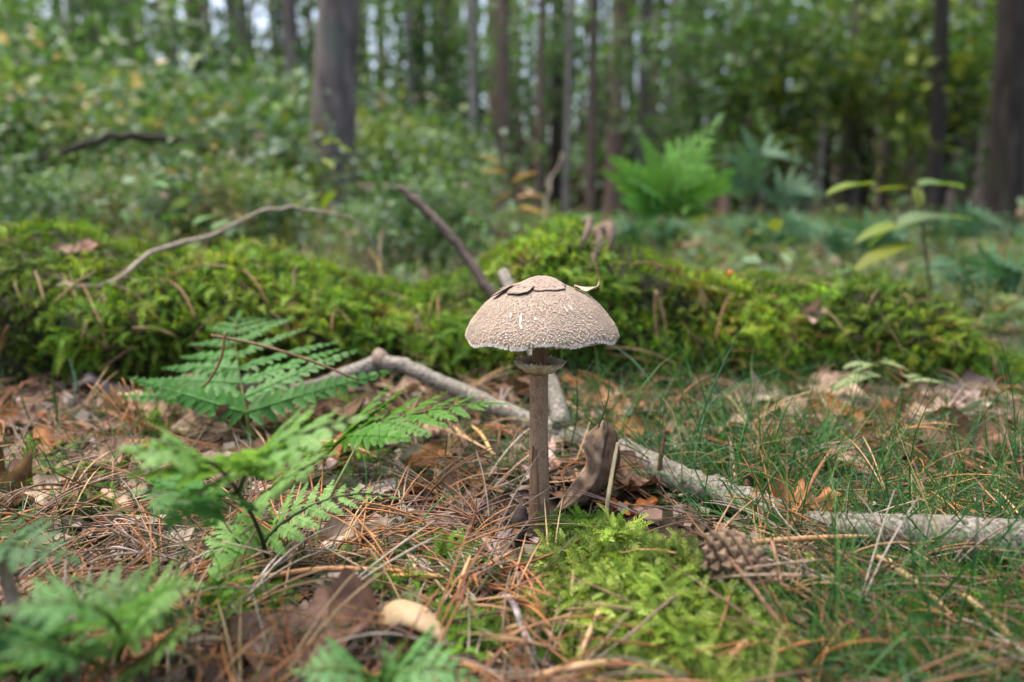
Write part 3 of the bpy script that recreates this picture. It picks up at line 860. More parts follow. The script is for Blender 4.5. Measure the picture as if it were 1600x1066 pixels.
# pale grainy sheath, torn off low on one side
ns_, zs_ = 40, 26
ring_z = P(845, 572, by)[2] - oz
Vs, okq = [], []
for j in range(zs_):
    for i in range(ns_):
        a = i * 2 * math.pi / ns_
        # low edge is lower on the side that looks towards +X / camera
        lowz = 0.024 if math.radians(268) < a < math.radians(350) else (0.05 if a < math.radians(230) else 0.062)
        lowz += 0.0022 * math.sin(a * 11) + 0.0014 * math.sin(a * 23)
        z = lowz + (ring_z - lowz) * j / (zs_ - 1)
        rr = srad(z) + 0.00055 + 0.0002 * vnoise(np.array(a * 9), np.array(z * 900), 71)
        if j == 0:
            rr += 0.00035
        Vs.append((sx(z) + rr * math.cos(a), rr * math.sin(a), z))
for j in range(zs_ - 1):
    for i in range(ns_):
        i2 = (i + 1) % ns_
        okq.append((j * ns_ + i, j * ns_ + i2, (j + 1) * ns_ + i2, (j + 1) * ns_ + i))
MB().add(Vs, np.array(okq)).build('stem_sheath', M_sheath, stem)
# ring: toothed collar, double edged
rg = MB()
nr = 96
A_ = np.arange(nr) * 2 * math.pi / nr
tooth = 0.0009 * np.sign(np.sin(A_ * 31)) * np.abs(rng.random(nr)) + 0.0007 * rng.normal(size=nr)
tilt = -0.0008 * np.cos(A_) + 0.0011 * np.sin(A_ * 3 + 0.4) + 0.0006 * np.sin(A_ * 7)
rings = []
for rr, z_, tt in ((0.0055, -0.0052, 0), (0.0070, -0.0048, 0), (0.0090, -0.0030, 0.2), (0.0118, -0.0004, 0.6), (0.0148, 0.0016, 1.5), (0.0125, 0.0024, 0.7), (0.0085, 0.0016, 0), (0.0056, 0.0012, 0)):
    r_ = rr + tooth * tt + (0.0012 * np.sin(A_ * 2 + 0.5) + 0.0007 * np.sin(A_ * 5 + 1)) * (rr > 0.008)
    rings.append(np.stack([sx(ring_z) + r_ * np.cos(A_), r_ * np.sin(A_), ring_z + z_ + tilt * (rr > 0.007) + tooth * tt * 1.3], 1))
cols = [(0.2, 0.12, 0.07), (0.24, 0.15, 0.09), (0.6, 0.47, 0.3), (0.76, 0.64, 0.45), (0.82, 0.72, 0.54), (0.78, 0.68, 0.5), (0.58, 0.47, 0.32), (0.42, 0.31, 0.2)]
jr = np.arange(nr); jr2 = (jr + 1) % nr
rg.add(np.vstack(rings), np.vstack([np.stack([i * nr + jr, i * nr + jr2, (i + 1) * nr + jr2, (i + 1) * nr + jr], 1) for i in range(7)]), np.repeat(np.array(cols), nr, 0))
ringo = rg.build('ring', mat_col('ring_skin', 0.8, 0.15, 0.15, 700, 0.2, tcol=(1, 0.9, 0.7)), mush)
k = 210
a = rng.random(k) * 2 * math.pi
outw = np.stack([np.cos(a), np.sin(a), np.zeros(k)], 1)
d_ = norm(outw * 0.8 + np.array([0, 0, 1.0]) * rng.uniform(0.1, 1.1, (k, 1)) + rng.normal(size=(k, 3)) * 0.2)
pr = np.stack([sx(ring_z) + 0.0147 * np.cos(a), 0.0147 * np.sin(a), ring_z + 0.0027 - 0.001 * np.cos(a)], 1)
fr2 = MB().inst([(-0.4, -0.35, 0), (-0.4, 0.35, 0), (0.4, 0.22, 0.1), (0.4, -0.22, 0.1), (1, 0, 0.15)], [(0, 1, 2, 3)], bases(np.cross(d_, np.stack([-np.sin(a), np.cos(a), np.zeros(k)], 1)), d_, rng.uniform(0.0016, 0.0036, k)), pr,
                pick([(0.82, 0.73, 0.55), (0.7, 0.59, 0.42)], k, 0.1))
kind(fr2.build('ring_fringe', M_gill, ringo), 'stuff')

# ------------------------------------------------------------------ branches and twigs
def stick(name, pts, rad, mat, label, cat='branch', group=None, sides=12, n=28, col=(0.3, 0.25, 0.2), wob=0.12, jit=0.0, parts=()):
    path = spline(pts, n)
    if jit:
        path[1:-1] += rng.normal(size=(n - 2, 3)) * jit
    rr = np.interp(np.linspace(0, 1, n), np.linspace(0, 1, len(rad)), rad)
    o = MB().tube(path - path[0], rr, sides, col, wob=wob).build(name, mat)
    o.location = Vector(path[0])
    tag(o, label, cat, group)
    return o
def on(u, v, lift=0.0):
    p, n = hit(u, v); return p + n * lift if n[2] < 0.95 else p + np.array([0, 0, lift])
birch_path = [(592, 566, 0.048), (640, 580, 0.04), (720, 612, 0.034), (820, 655, 0.025), (900, 682, 0.018), (1000, 722, 0.013), (1090, 765, 0.010), (1180, 800, 0.008)]
bp_ = [on(u, v, 0) for u, v, l in birch_path]
# the branch dips from the knot near the log to the litter beside the pine cone
k0_, k1_ = P(594, 566, 0.69), G(1190, 806)
bp_ = [k0_, P(650, 580, 0.675), P(740, 622, 0.65), P(835, 662, 0.615), P(940, 697, 0.565), G(1040, 738, 0.016), G(1120, 772, 0.013), G(1225, 806, 0.011)]
br = stick('birch_branch', bp_, [0.0095, 0.0075, 0.0085, 0.0095, 0.010, 0.0105, 0.0105, 0.0095], M_birch,
           'whitish birch branch slanting behind the mushroom stem, with a knotty elbow', n=40, wob=0.14, jit=0.0009)
kn = MB().tube(spline([(-0.008, -0.001, 0.001), (0, -0.001, 0.002), (0.008, 0, 0.0)], 6), [0.006, 0.0105, 0.0125, 0.012, 0.010, 0.007], 10, (0.2, 0.15, 0.12), wob=0.3)
kn.build('knot', M_twig, br)
left_arm = spline([k0_, P(545, 585, 0.675), P(500, 603, 0.66), P(455, 612, 0.655)], 16)
MB().tube(left_arm - bp_[0], np.linspace(0.0095, 0.0075, 16), 11, wob=0.2).build('side_branch', M_birch, br)
up_arm = spline([P(878, 668, 0.595), P(868, 620, 0.62), P(835, 545, 0.66), P(808, 480, 0.70), P(786, 424, 0.73)], 18)
MB().tube(up_arm - bp_[0], np.linspace(0.0095, 0.0062, 18), 10, wob=0.15).build('side_branch', M_birch, br)
rp = [G(1268, 816, 0.010), G(1322, 826, 0.016), G(1400, 834, 0.019), G(1480, 840, 0.02), G(1600, 850, 0.02), G(1760, 862, 0.02)]
stick('birch_branch', rp, [0.007, 0.0095, 0.0115, 0.0125, 0.013, 0.013], M_birch, 'thick pale birch branch lying half buried in grass beyond the pine cone', wob=0.1, n=30)
stick('dark_twig', [P(776, 470, 0.78), P(735, 410, 0.80), P(690, 352, 0.82), P(650, 314, 0.84), P(623, 291, 0.85)], [0.0062, 0.0058, 0.0055, 0.0052, 0.0062, 0.003], M_twig,
      'dark bare twig sticking up slantwise above the mushroom cap', 'twig', col=(0.085, 0.065, 0.055), wob=0.2, jit=0.0008)
stick('arching_twig', [on(90, 456, 0.008), on(180, 446, 0.012), on(235, 415, 0.016), P(330, 366, 0.93), P(430, 325, 0.96), P(500, 331, 1.0), P(556, 345, 1.04), P(590, 395, 1.06), P(612, 430, 1.08)],
      [0.0022, 0.003, 0.0029, 0.0026, 0.0023, 0.002, 0.0015], M_twig, 'thin grey twig arching up over the mossy log', 'twig', col=(0.3, 0.25, 0.2), n=44, sides=8, wob=0.2, jit=0.0012)
stick('fallen_twig', [on(148, 580, 0.012), on(180, 596, 0.014), on(230, 606, 0.01)], [0.006, 0.0075, 0.005], M_twig, 'short grey broken stick below the log beside the standing needles', 'twig', col=(0.34, 0.28, 0.26), wob=0.3)
stick('fallen_twig', [on(118, 612, 0.006), on(150, 585, 0.02), on(172, 566, 0.034)], [0.0035, 0.004, 0.003], M_twig, 'thin brown stick leaning across the short grey broken stick', 'twig', col=(0.26, 0.19, 0.16), wob=0.3)
stick('thin_twig', [P(330, 524, 0.56), P(400, 538, 0.555), P(480, 562, 0.55), P(560, 594, 0.55)], [0.0011, 0.0013, 0.0012, 0.0008], M_twig, 'thread-thin dark twig lying across the fern frond below the log', 'twig', col=(0.16, 0.1, 0.06), sides=6)
stick('thin_twig', [P(352, 520, 0.552), P(345, 560, 0.55), P(330, 590, 0.55), P(316, 605, 0.55)], [0.0011, 0.0012, 0.001, 0.0008], M_twig, 'short brown stalk hanging across the fern frond below the log', 'twig', col=(0.22, 0.12, 0.06), sides=6)
stick('grey_twig', [G(782, 965) + [0, 0, .012], G(800, 985) + [0, 0, .016], G(822, 1030) + [0, 0, .012], G(838, 1052) + [0, 0, .008]], [0.0022, 0.0018, 0.0018, 0.002], M_twig,
      'short lilac-grey twig lying beside the moss cushion', 'twig', col=(0.34, 0.28, 0.3), sides=8, wob=0.35)
stick('grey_twig', [G(372, 975) + [0, 0, .004], G(378, 1000) + [0, 0, .01], G(388, 1050) + [0, 0, .008]], [0.0026, 0.003, 0.0026], M_twig,
      'stubby dark grey twig standing in front of the brown leaf', 'twig', col=(0.16, 0.13, 0.13), sides=8, wob=0.3)
stick('grass_straw', [G(944, 838), P(950, 780, 0.405), P(958, 730, 0.415), P(965, 692, 0.425)], [0.0013, 0.0015, 0.0014, 0.0011], M_needle, 'pale straw leaning against the curled brown leaf', 'straw', col=(0.5, 0.4, 0.22), sides=6, wob=0)
stick('grass_straw', [G(1060, 800) + [0, 0, .012], P(1180, 748, 0.50), P(1300, 735, 0.51), P(1420, 733, 0.51), P(1520, 752, 0.49), P(1640, 800, 0.46)], [0.001, 0.0012, 0.0013, 0.0012, 0.001], M_needle,
      'long dry straw arching over the grass beyond the pine cone', 'straw', col=(0.42, 0.33, 0.22), sides=6, wob=0, n=36)
stick('pine_stub', [G(1028, 770), P(1032, 720, 0.475), P(1040, 672, 0.48)], [0.0016, 0.0018, 0.0014], M_twig, 'short upright brown stalk with blackened tip beside the curled leaf', 'twig', col=np.linspace(0, 1, 28)[:, None] * np.array([[-0.2, -0.11, -0.05]]) + np.array([[0.25, 0.14, 0.075]]), sides=7)
stick('bent_stalk', [G(930, 945) + [0, 0, .02], P(930, 900, 0.345), P(945, 868, 0.35), P(962, 855, 0.355)], [0.0009, 0.001, 0.001, 0.0006], M_twig, 'thin dark bent stalk rising from the moss cushion', 'twig', col=(0.09, 0.07, 0.07), sides=6)
stick('bent_stalk', [P(958, 858, 0.352), P(965, 885, 0.345), P(985, 920, 0.335), P(1014, 948, 0.326)], [0.0006, 0.001, 0.001, 0.0007], M_twig, 'thin dark bent stalk falling forward over the moss cushion', 'twig', col=(0.09, 0.07, 0.07), sides=6)
stick('brown_stem', [P(4, 850, 0.26), P(14, 920, 0.25), P(38, 985, 0.245), P(66, 1046, 0.25)], [0.0022, 0.0026, 0.0026, 0.002], M_twig, 'curved grey-brown stem leaning among the low blurred ferns', 'twig', col=(0.22, 0.16, 0.12), sides=8)
# dark stub of wood beside the stem
stick('bark_stub', [G(812, 845), P(812, 815, 0.405), P(816, 792, 0.41)], [0.006, 0.0045, 0.0035], M_twig, 'small dark ragged wood stub beside the mushroom foot', 'stub', col=(0.06, 0.042, 0.035), wob=0.6, n=9)
for (u1, v1, u2, v2, l) in [(1035, 1005, 1100, 1050, 0), ]:
    stick('sod_root', [G(u1, v1) + [0, 0, .012], G((u1 + u2) / 2, (v1 + v2) / 2) + [0, 0, .016], G(u2, v2) + [0, 0, .006]], [0.0012, 0.0015, 0.001], M_twig, 'fine dark root under the front of the moss cushion', 'root', col=(0.1, 0.075, 0.06), sides=6)

# ------------------------------------------------------------------ fallen leaves
def leaf_mesh(L=0.07, W=0.03, lobes=4, depth=0.28, curl=0.5, fold=0.35, seed=0, col=(0.2, 0.12, 0.08), under=None, nu=22, nv=7, twist=0.0):
    """oak-like leaf along +X, returns blade and midrib meshes"""
    r = np.random.default_rng(seed)
    t = np.linspace(0, 1, nu)
    w = W * np.sin(np.pi * np.clip(t * 0.93 + 0.05, 0, 1)) ** 0.7 * (0.75 + 0.35 * t) * (1 - depth + depth * np.cos(2 * np.pi * lobes * t + r.uniform(0, 6)))
    w2 = W * np.sin(np.pi * np.clip(t * 0.93 + 0.05, 0, 1)) ** 0.7 * (0.75 + 0.35 * t) * (1 - depth + depth * np.cos(2 * np.pi * lobes * t + r.uniform(0, 6)))
    s = np.linspace(-1, 1, nv)
    Tt, Sx = np.meshgrid(t, s, indexing='ij')
    Ww = np.where(Sx > 0, w[:, None], w2[:, None])
    yy = Sx * Ww
    zz_ = fold * np.abs(yy) + curl * (Tt - 0.5) ** 2 * L * 1.2 * r.choice([-1, 1]) + 0.12 * W * vnoise(Tt * 6 + seed, Sx * 2.5, seed) * 2 + 0.2 * W * vnoise(Tt * 2.3, Sx * 1.5 + seed * 3.1, seed + 5)
    zz_ = zz_ + 0.35 * W * np.abs(Sx) ** 3 * np.sin(Tt * 7 + seed)
    xx = Tt * L
    ta = twist * (Tt - 0.3)
    y2 = yy * np.cos(ta) - zz_ * np.sin(ta); z2 = yy * np.sin(ta) + zz_ * np.cos(ta)
    V = np.stack([xx, y2, z2], -1)
    j = (np.arange(nu - 1)[:, None] * nv + np.arange(nv - 1)[None]).ravel()
    Q = np.stack([j, j + 1, j + nv + 1, j + nv], 1)
    vein = 1 - 0.22 * np.exp(-(np.abs(Sx) * 6) ** 2) + 0.1 * np.cos(Tt * 40 + np.abs(Sx) * 9)
    colv = np.array(col) * vein[..., None] * (1 + 0.45 * vnoise(Tt * 5, Sx * 3 + seed, seed + 9))[..., None]
    edge = (np.abs(Sx) > 0.9)[..., None]
    colv = np.where(edge, colv * 0.8, colv)
    blade = MB().add(V.reshape(-1, 3), Q, colv.reshape(-1, 3)).mesh('blade', M_dead)
    mid = V[:, nv // 2] + np.array([0, 0, 0.0002])
    st = np.vstack([mid[0] + [-0.22 * L, 0.02 * L, 0.03 * L], mid[0] + [-0.1 * L, 0, 0.01 * L], mid[::3], mid[-1:]])
    rib = MB().tube(st, np.linspace(0.0009, 0.0003, len(st)), 5, np.array(col) * 0.75).mesh('midrib', M_dead)
    return blade, rib
BROWNS = [(0.25, 0.16, 0.11), (0.32, 0.22, 0.16), (0.19, 0.11, 0.07), (0.4, 0.29, 0.21), (0.27, 0.12, 0.05), (0.15, 0.09, 0.065)]
def put_leaf(meshes, loc, xdir, nrm, label, group=None, scale=1.0, name='dead_leaf'):
    b, r_ = meshes
    o = link(name, b, None)
    o.matrix_world = mat4(frame(xdir, nrm) * scale, loc)
    link('midrib', r_, o)
    tag(o, label, 'leaf', group)
    return o
def leaf_px(u, v, ang, L, W, label, seed, col, lift=0.006, tilt=(0, 0), **kw):
    p, n = hit(u, v)
    x = np.array([math.cos(ang), math.sin(ang), tilt[0]])
    nn_ = norm(0.5 * n + np.array([0, 0, 0.7]) + np.array([0, -1, 0]) * tilt[1])
    M = leaf_mesh(L, W, seed=seed, col=col, **kw)
    f = frame(x, nn_)
    return put_leaf(M, p + nn_ * lift - f[:, 0] * L * 0.5, x, nn_, label)

# specific ones
leaf_px(1262, 497, 0.4, 0.05, 0.022, 'small pinkish-brown curled leaf lying on the moss of the log', 11, (0.42, 0.29, 0.22), 0.014, (-0.3, 1.2), curl=0.9, lobes=2)
leaf_px(1188, 474, 1.1, 0.05, 0.018, 'dark reddish-brown shrivelled leaf on the moss of the log', 12, (0.15, 0.075, 0.05), 0.014, (0.2, 1.0), curl=1.0, lobes=3)
leaf_px(1305, 640, 0.9, 0.10, 0.038, 'large pale tan curled oak leaf lying at the foot of the log', 13, (0.46, 0.335, 0.25), 0.014, (0.35, 0.8), curl=0.5, twist=0.6)
leaf_px(1375, 655, 0.2, 0.055, 0.022, 'rusty dark brown leaf standing beside the pale tan oak leaf', 14, (0.2, 0.085, 0.035), 0.022, (0.2, 2.0), curl=0.5)
leaf_px(1500, 620, -0.3, 0.09, 0.03, 'pinkish-grey flat leaf lying past the clover-like plant', 15, (0.38, 0.28, 0.24), 0.01, (0.0, 0.5))
leaf_px(1478, 712, 0.1, 0.08, 0.03, 'dark maroon-brown oak leaf lying in the grass', 16, (0.16, 0.085, 0.06), 0.012, (0.1, 0.8), curl=0.8)
leaf_px(1180, 628, 0.4, 0.06, 0.025, 'pale crumpled leaf lying below the log near the grass', 17, (0.4, 0.31, 0.25), 0.012, (0.2, 0.8), curl=0.8)
leaf_px(1228, 805, -0.2, 0.058, 0.02, 'orange-brown crisp leaf lying between the two birch branch ends', 18, (0.42, 0.19, 0.085), 0.014, (0.1, 1.0), curl=0.7, depth=0.35)
leaf_px(960, 640, 0.1, 0.085, 0.028, 'orange and tan leaf lying behind the birch branch', 19, (0.42, 0.22, 0.12), 0.004, (0, 0.3))
leaf_px(985, 802, 0.0, 0.036, 0.009, 'small bright orange leaf sliver under the curled brown leaf', 20, (0.42, 0.14, 0.035), 0.004, (0, 0.4))
leaf_px(345, 618, 0.1, 0.10, 0.035, 'pinkish-grey flat leaf lying beneath the fern frond', 21, (0.4, 0.3, 0.27), 0.006, (0, 0.3))
leaf_px(318, 640, 0.2, 0.065, 0.02, 'rust-red leaf lying beneath the fern frond', 22, (0.3, 0.09, 0.025), 0.006, (0, 0.5))
leaf_px(408, 634, -0.2, 0.05, 0.018, 'small rusty-orange leaf behind the fern frond', 23, (0.4, 0.14, 0.04), 0.008, (0, 0.6))
leaf_px(30, 664, -0.05, 0.07, 0.016, 'reddish-orange narrow leaf in the litter below the log', 24, (0.36, 0.12, 0.035), 0.008, (0, 0.8))
leaf_px(212, 640, 1.4, 0.055, 0.03, 'cream-yellow leaf behind the fan of standing needles', 25, (0.55, 0.48, 0.27), 0.016, (0.25, 1.6), depth=0.15)
leaf_px(20, 778, 0.2, 0.075, 0.036, 'dark brown leaf with yellow-brown edge standing in the litter', 26, (0.10, 0.055, 0.018), 0.02, (-0.35, 1.6), curl=0.9)
leaf_px(490, 1020, 0.25, 0.062, 0.028, 'broad reddish-brown oak leaf lying before the cream fungus', 27, (0.3, 0.17, 0.12), 0.014, (0.12, 0.5), curl=0.3, depth=0.13, fold=0.15)
leaf_px(700, 835, 0.2, 0.04, 0.014, 'greyish-brown small leaf in the needle litter beside the stem', 28, (0.2, 0.15, 0.12), 0.006, (0, 0.4), depth=0.1)
leaf_px(722, 770, 1.2, 0.04, 0.016, 'dull dark leaf standing in the litter behind the needles', 29, (0.16, 0.11, 0.08), 0.014, (0.3, 1.8), depth=0.05)
leaf_px(660, 742, 0.2, 0.07, 0.02, 'pale silvery curled leaf in the litter behind the moss cushion', 30, (0.45, 0.38, 0.31), 0.008, (0, 0.4), depth=0.1, curl=0.8)
leaf_px(845, 745, 1.35, 0.085, 0.016, 'pinkish-white scaly bark-like leaf lying behind the mushroom stem', 31, (0.48, 0.36, 0.33), 0.004, (0, 0.2), depth=0.2)
leaf_px(565, 855, 0.3, 0.055, 0.024, 'grey-brown weathered leaf lying in the needle litter', 32, (0.28, 0.22, 0.17), 0.006, (0, 0.5), depth=0.12)
leaf_px(118, 402, 0.3, 0.04, 0.013, 'pinkish-brown leaf lying on top of the mossy log', 33, (0.27, 0.17, 0.13), 0.012, (0.1, 0.5))
leaf_px(155, 398, 1.2, 0.03, 0.014, 'small brown curled leaf perched on the mossy log', 34, (0.26, 0.15, 0.11), 0.02, (0.4, 1.2), curl=1.2)
leaf_px(205, 1050, 0.4, 0.06, 0.026, 'dark brown leaf under the blurred fern', 35, (0.14, 0.08, 0.06), 0.006, (0, 0.2))

# many look-alikes in the litter
pool = [leaf_mesh(0.055 + 0.012 * (i % 3), 0.02 + 0.004 * (i % 2), 3 + i % 2, [0.28, 0.1, 0.2][i % 3], 0.3 + 0.12 * (i % 4), 0.3, 60 + i, BROWNS[i % 6]) for i in range(12)]
cnt = 0
while cnt < 110:
    u, v = rng.uniform(-120, 1720), 600 + 320 * rng.random() ** 1.5
    if v > 800 and rng.random() < 0.6 or v > 860 and u < 760 or 820 < u < 1230 and v > 800 or (760 < u < 920 and v > 640):
        continue
    if 900 < u and v > 680 and rng.random() < 0.6:
        continue
    p, n = hit(u, v)
    if p[1] > 0.84:
        continue
    a = rng.uniform(0, 6.28)
    put_leaf(pool[cnt % 12], p + np.array([0, 0, 0.006 + 0.006 * rng.random()]), np.array([math.cos(a), math.sin(a), rng.normal() * 0.12]),
             np.array([rng.normal() * 0.3, rng.normal() * 0.3 - 0.25, 1]), 'dry brown oak leaf half buried among the needles on the forest floor', 'brown leaves in the litter', rng.uniform(0.55, 1.0))
    cnt += 1

# the curled brown leaf leaning by the stem
edgeL = np.array([(864, 801), (878, 780), (893, 757), (908, 737), (916, 722), (912, 702), (912, 688), (922, 674), (934, 664), (941, 657)], float)
edgeR = np.array([(866, 803), (893, 800), (918, 791), (938, 778), (953, 757), (965, 735), (970, 712), (967, 692), (962, 673), (950, 659)], float)
nu_, nv_ = 44, 17
eL, eR = spline(np.c_[edgeL, edgeL[:, 0] * 0], nu_)[:, :2], spline(np.c_[edgeR, edgeR[:, 0] * 0], nu_)[:, :2]
cl = []
gy0 = G(866, 806)[1] - 0.010
tt_l = np.linspace(0, 1, nu_)
for i in range(nu_):
    for j in range(nv_):
        s_ = j / (nv_ - 1)
        uv = eL[i] * (1 - s_) + eR[i] * s_
        t_ = tt_l[i]
        dep = gy0 + 0.004 + 0.014 * t_ + 0.016 * (s_ - 0.45) ** 2 * 4 * min(1, t_ * 2.5) * (0.4 + s_) - 0.006 * math.sin(s_ * 3.1) * (t_ > 0.3)
        dep += 0.011 * float(vnoise(np.array(t_ * 6.0), np.array(s_ * 3.0), 81)) + 0.003 * float(vnoise(np.array(t_ * 13.0), np.array(s_ * 6.0), 82)) - 0.0022 * abs(math.sin(t_ * 17 - abs(s_ - 0.5) * 6)) + 0.012 * max(0, s_ - 0.72) * (t_ > 0.3) - 0.01 * max(0, 0.2 - s_) * (t_ > 0.45)
        cl.append(P(uv[0], uv[1], dep))
cl = np.array(cl)
j = (np.arange(nu_ - 1)[:, None] * nv_ + np.arange(nv_ - 1)[None]).ravel()
Q = np.stack([j, j + 1, j + nv_ + 1, j + nv_], 1)
Tt, Ss = np.meshgrid(tt_l, np.linspace(0, 1, nv_), indexing='ij')
cbase = np.where((Ss < 0.55)[..., None], np.array([0.38, 0.25, 0.16]), np.array([0.26, 0.16, 0.1])) * (1 + 0.8 * vnoise(Tt * 7, Ss * 5, 83) + 0.5 * vnoise(Tt * 20, Ss * 14, 84))[..., None]
cbase = cbase * (1 - 0.35 * np.clip(np.cos(Tt * 44 - np.abs(Ss - 0.55) * 12), 0.6, 1) + 0.2)[..., None]
cbase = np.where((Ss > 0.92)[..., None], cbase * 0.3, cbase)
cbase = np.where((Ss < 0.05)[..., None], cbase * 1.4, cbase)
cbase = np.where(((Tt > 0.55) & (Ss > 0.55))[..., None], cbase * np.array([0.75, 0.7, 0.7]), cbase)
org = cl[0].copy()
M_curl = mat_col('curled_leaf_skin', 0.7, 0.08, 0.25, 140, 0.45, 1.0, 130, (1.2, 0.9, 0.6))
for nd in M_curl.node_tree.nodes:
    if nd.type == 'BUMP':
        nd.inputs['Distance'].default_value = 0.0012
leafo = MB().add(cl - org, Q, cbase.reshape(-1, 3)).build('curled_leaf', M_curl); leafo.location = Vector(org)
sm = leafo.modifiers.new('thick', 'SOLIDIFY'); sm.thickness = 0.0005
tag(leafo, 'big curled grey-brown dry leaf standing upright beside the mushroom stem', 'leaf')
rib = cl.reshape(nu_, nv_, 3)[:, 9] - org + np.array([0, -0.0007, 0])
MB().tube(rib[3:41], np.linspace(0.0004, 0.0008, 38), 6, (0.13, 0.09, 0.06)).build('midrib', M_dead, leafo)
pet = spline([cl[1] - org, P(850, 807, gy0) - org, P(840, 806, gy0 - 0.002) - org], 6)
MB().tube(pet, 0.0007, 6, (0.09, 0.06, 0.05)).build('petiole', M_dead, leafo)

# ------------------------------------------------------------------ cream fungus
fg = empty('cream_fungus', G(640, 1000))
tag(fg, 'cream-yellow arched fungus cap lying in the litter beside crossing needles', 'fungus')
pts = [G(594, 982, 0.014), G(606, 960, 0.022), G(634, 954, 0.026), G(666, 968, 0.024), G(696, 998, 0.016)]
n = 22
path = spline(pts, n)
V = []
wd = np.interp(np.linspace(0, 1, n), [0, 0.12, 0.4, 0.7, 1], [0.0035, 0.0068, 0.0078, 0.0075, 0.0045])
for i in range(n):
    for j in range(11):
        a = math.pi * (j / 10) * 1.1 - 0.05 * math.pi
        V.append(path[i] + np.array([0.15 * wd[i] * math.cos(a), -math.cos(a) * wd[i] * 1.0, math.sin(a) * wd[i] * 0.45 - wd[i] * 0.3]) + 0.0006 * vnoise(np.array(i * 0.8), np.array(j * 0.9), 91))
V = np.array(V) - np.array(fg.location)
j = (np.arange(n - 1)[:, None] * 11 + np.arange(10)[None]).ravel()
fo = MB().add(V, np.stack([j, j + 1, j + 12, j + 11], 1), pick([(0.52, 0.38, 0.22)], n * 11, 0.1)).build('fungus_cap', mat_col('fungus', 0.55, 0.2, 0.4, 90, 0.15, 0.3, 200, (1, 0.9, 0.6)), fg)
sm = fo.modifiers.new('thick', 'SOLIDIFY'); sm.thickness = 0.0016
MB().tube(spline([np.array([0, 0, -0.004]), np.array([0.001, 0.0, 0.004]), path[11] - np.array(fg.location)], 6), 0.0035, 8, (0.5, 0.38, 0.22)).build('fungus_stalk', M_dead, fg)

# ------------------------------------------------------------------ pine cone
pcb = G(1148, 878, 0.017) - np.array([0, 0, 0.013])
cone = empty('pine_cone', (pcb[0], pcb[1], pcb[2]))
tag(cone, 'brown closed pine cone lying on its side at the edge of the moss cushion', 'pine cone')
ax0, ax1 = G(1098, 866, 0.018), G(1200, 890, 0.017)
axv = norm(ax1 - ax0); Lc = np.linalg.norm(ax1 - ax0)
Fc = frame(axv, (0, 0, 1))
def crad(t):
    return 0.0128 * math.sin(math.pi * min(1, 0.17 + 0.80 * t)) ** 0.7
body = MB().tube([ax0 + axv * Lc * t - pcb for t in np.linspace(0.02, 0.97, 12)], [crad(t) * 0.82 for t in np.linspace(0.02, 0.97, 12)], 12, (0.07, 0.045, 0.032)).build('core', M_wood, cone)
# rhombic scale with a raised boss
sv = np.array([(-0.6, 0, -0.1), (-0.05, 0.62, 0.02), (0.62, 0, 0.16), (-0.05, -0.62, 0.02), (0.08, 0, 0.42), (-0.28, 0.3, 0.1), (0.3, 0.33, 0.2), (0.3, -0.33, 0.2), (-0.28, -0.3, 0.1),
               (-0.6, 0, -0.5), (-0.05, 0.6, -0.45), (0.6, 0, -0.25), (-0.05, -0.6, -0.45)])
st_ = np.array([(0, 4, 5), (5, 4, 1), (1, 4, 6), (6, 4, 2), (2, 4, 7), (7, 4, 3), (3, 4, 8), (8, 4, 0), (0, 5, 1), (1, 6, 2), (2, 7, 3), (3, 8, 0)])
st_ = np.array([(0, 4, 1), (1, 4, 2), (2, 4, 3), (3, 4, 0)])
sq_ = np.array([(0, 1, 10, 9), (1, 2, 11, 10), (2, 3, 12, 11), (3, 0, 9, 12)])
sc_mesh = []
for cvar in ((0.175, 0.118, 0.078), (0.22, 0.15, 0.1), (0.14, 0.092, 0.062)):
    cv = np.tile(cvar, (13, 1)); cv[4] *= 1.5; cv[9:] *= 0.45; cv[[0, 1, 3]] *= 0.8
    sc_mesh.append(MB().add(sv, (st_, sq_), cv).mesh('scale', M_wood, smooth=False))
nS = 78
for i in range(nS):
    t = (i + 0.5) / nS
    t = 0.01 + 0.97 * t
    a = i * 2.39996
    r_ = crad(t)
    rd = Fc[:, 1] * math.cos(a) + Fc[:, 2] * math.sin(a)
    pt = ax0 + axv * Lc * t + rd * r_
    s_ = 0.0062 * (0.45 + 0.55 * math.sin(math.pi * (0.12 + 0.8 * t)))
    tiltd = -axv * 1.0 + rd * 0.25
    link('scale', sc_mesh[i % 3], cone, mat4(frame(tiltd, rd) * s_, pt - pcb))

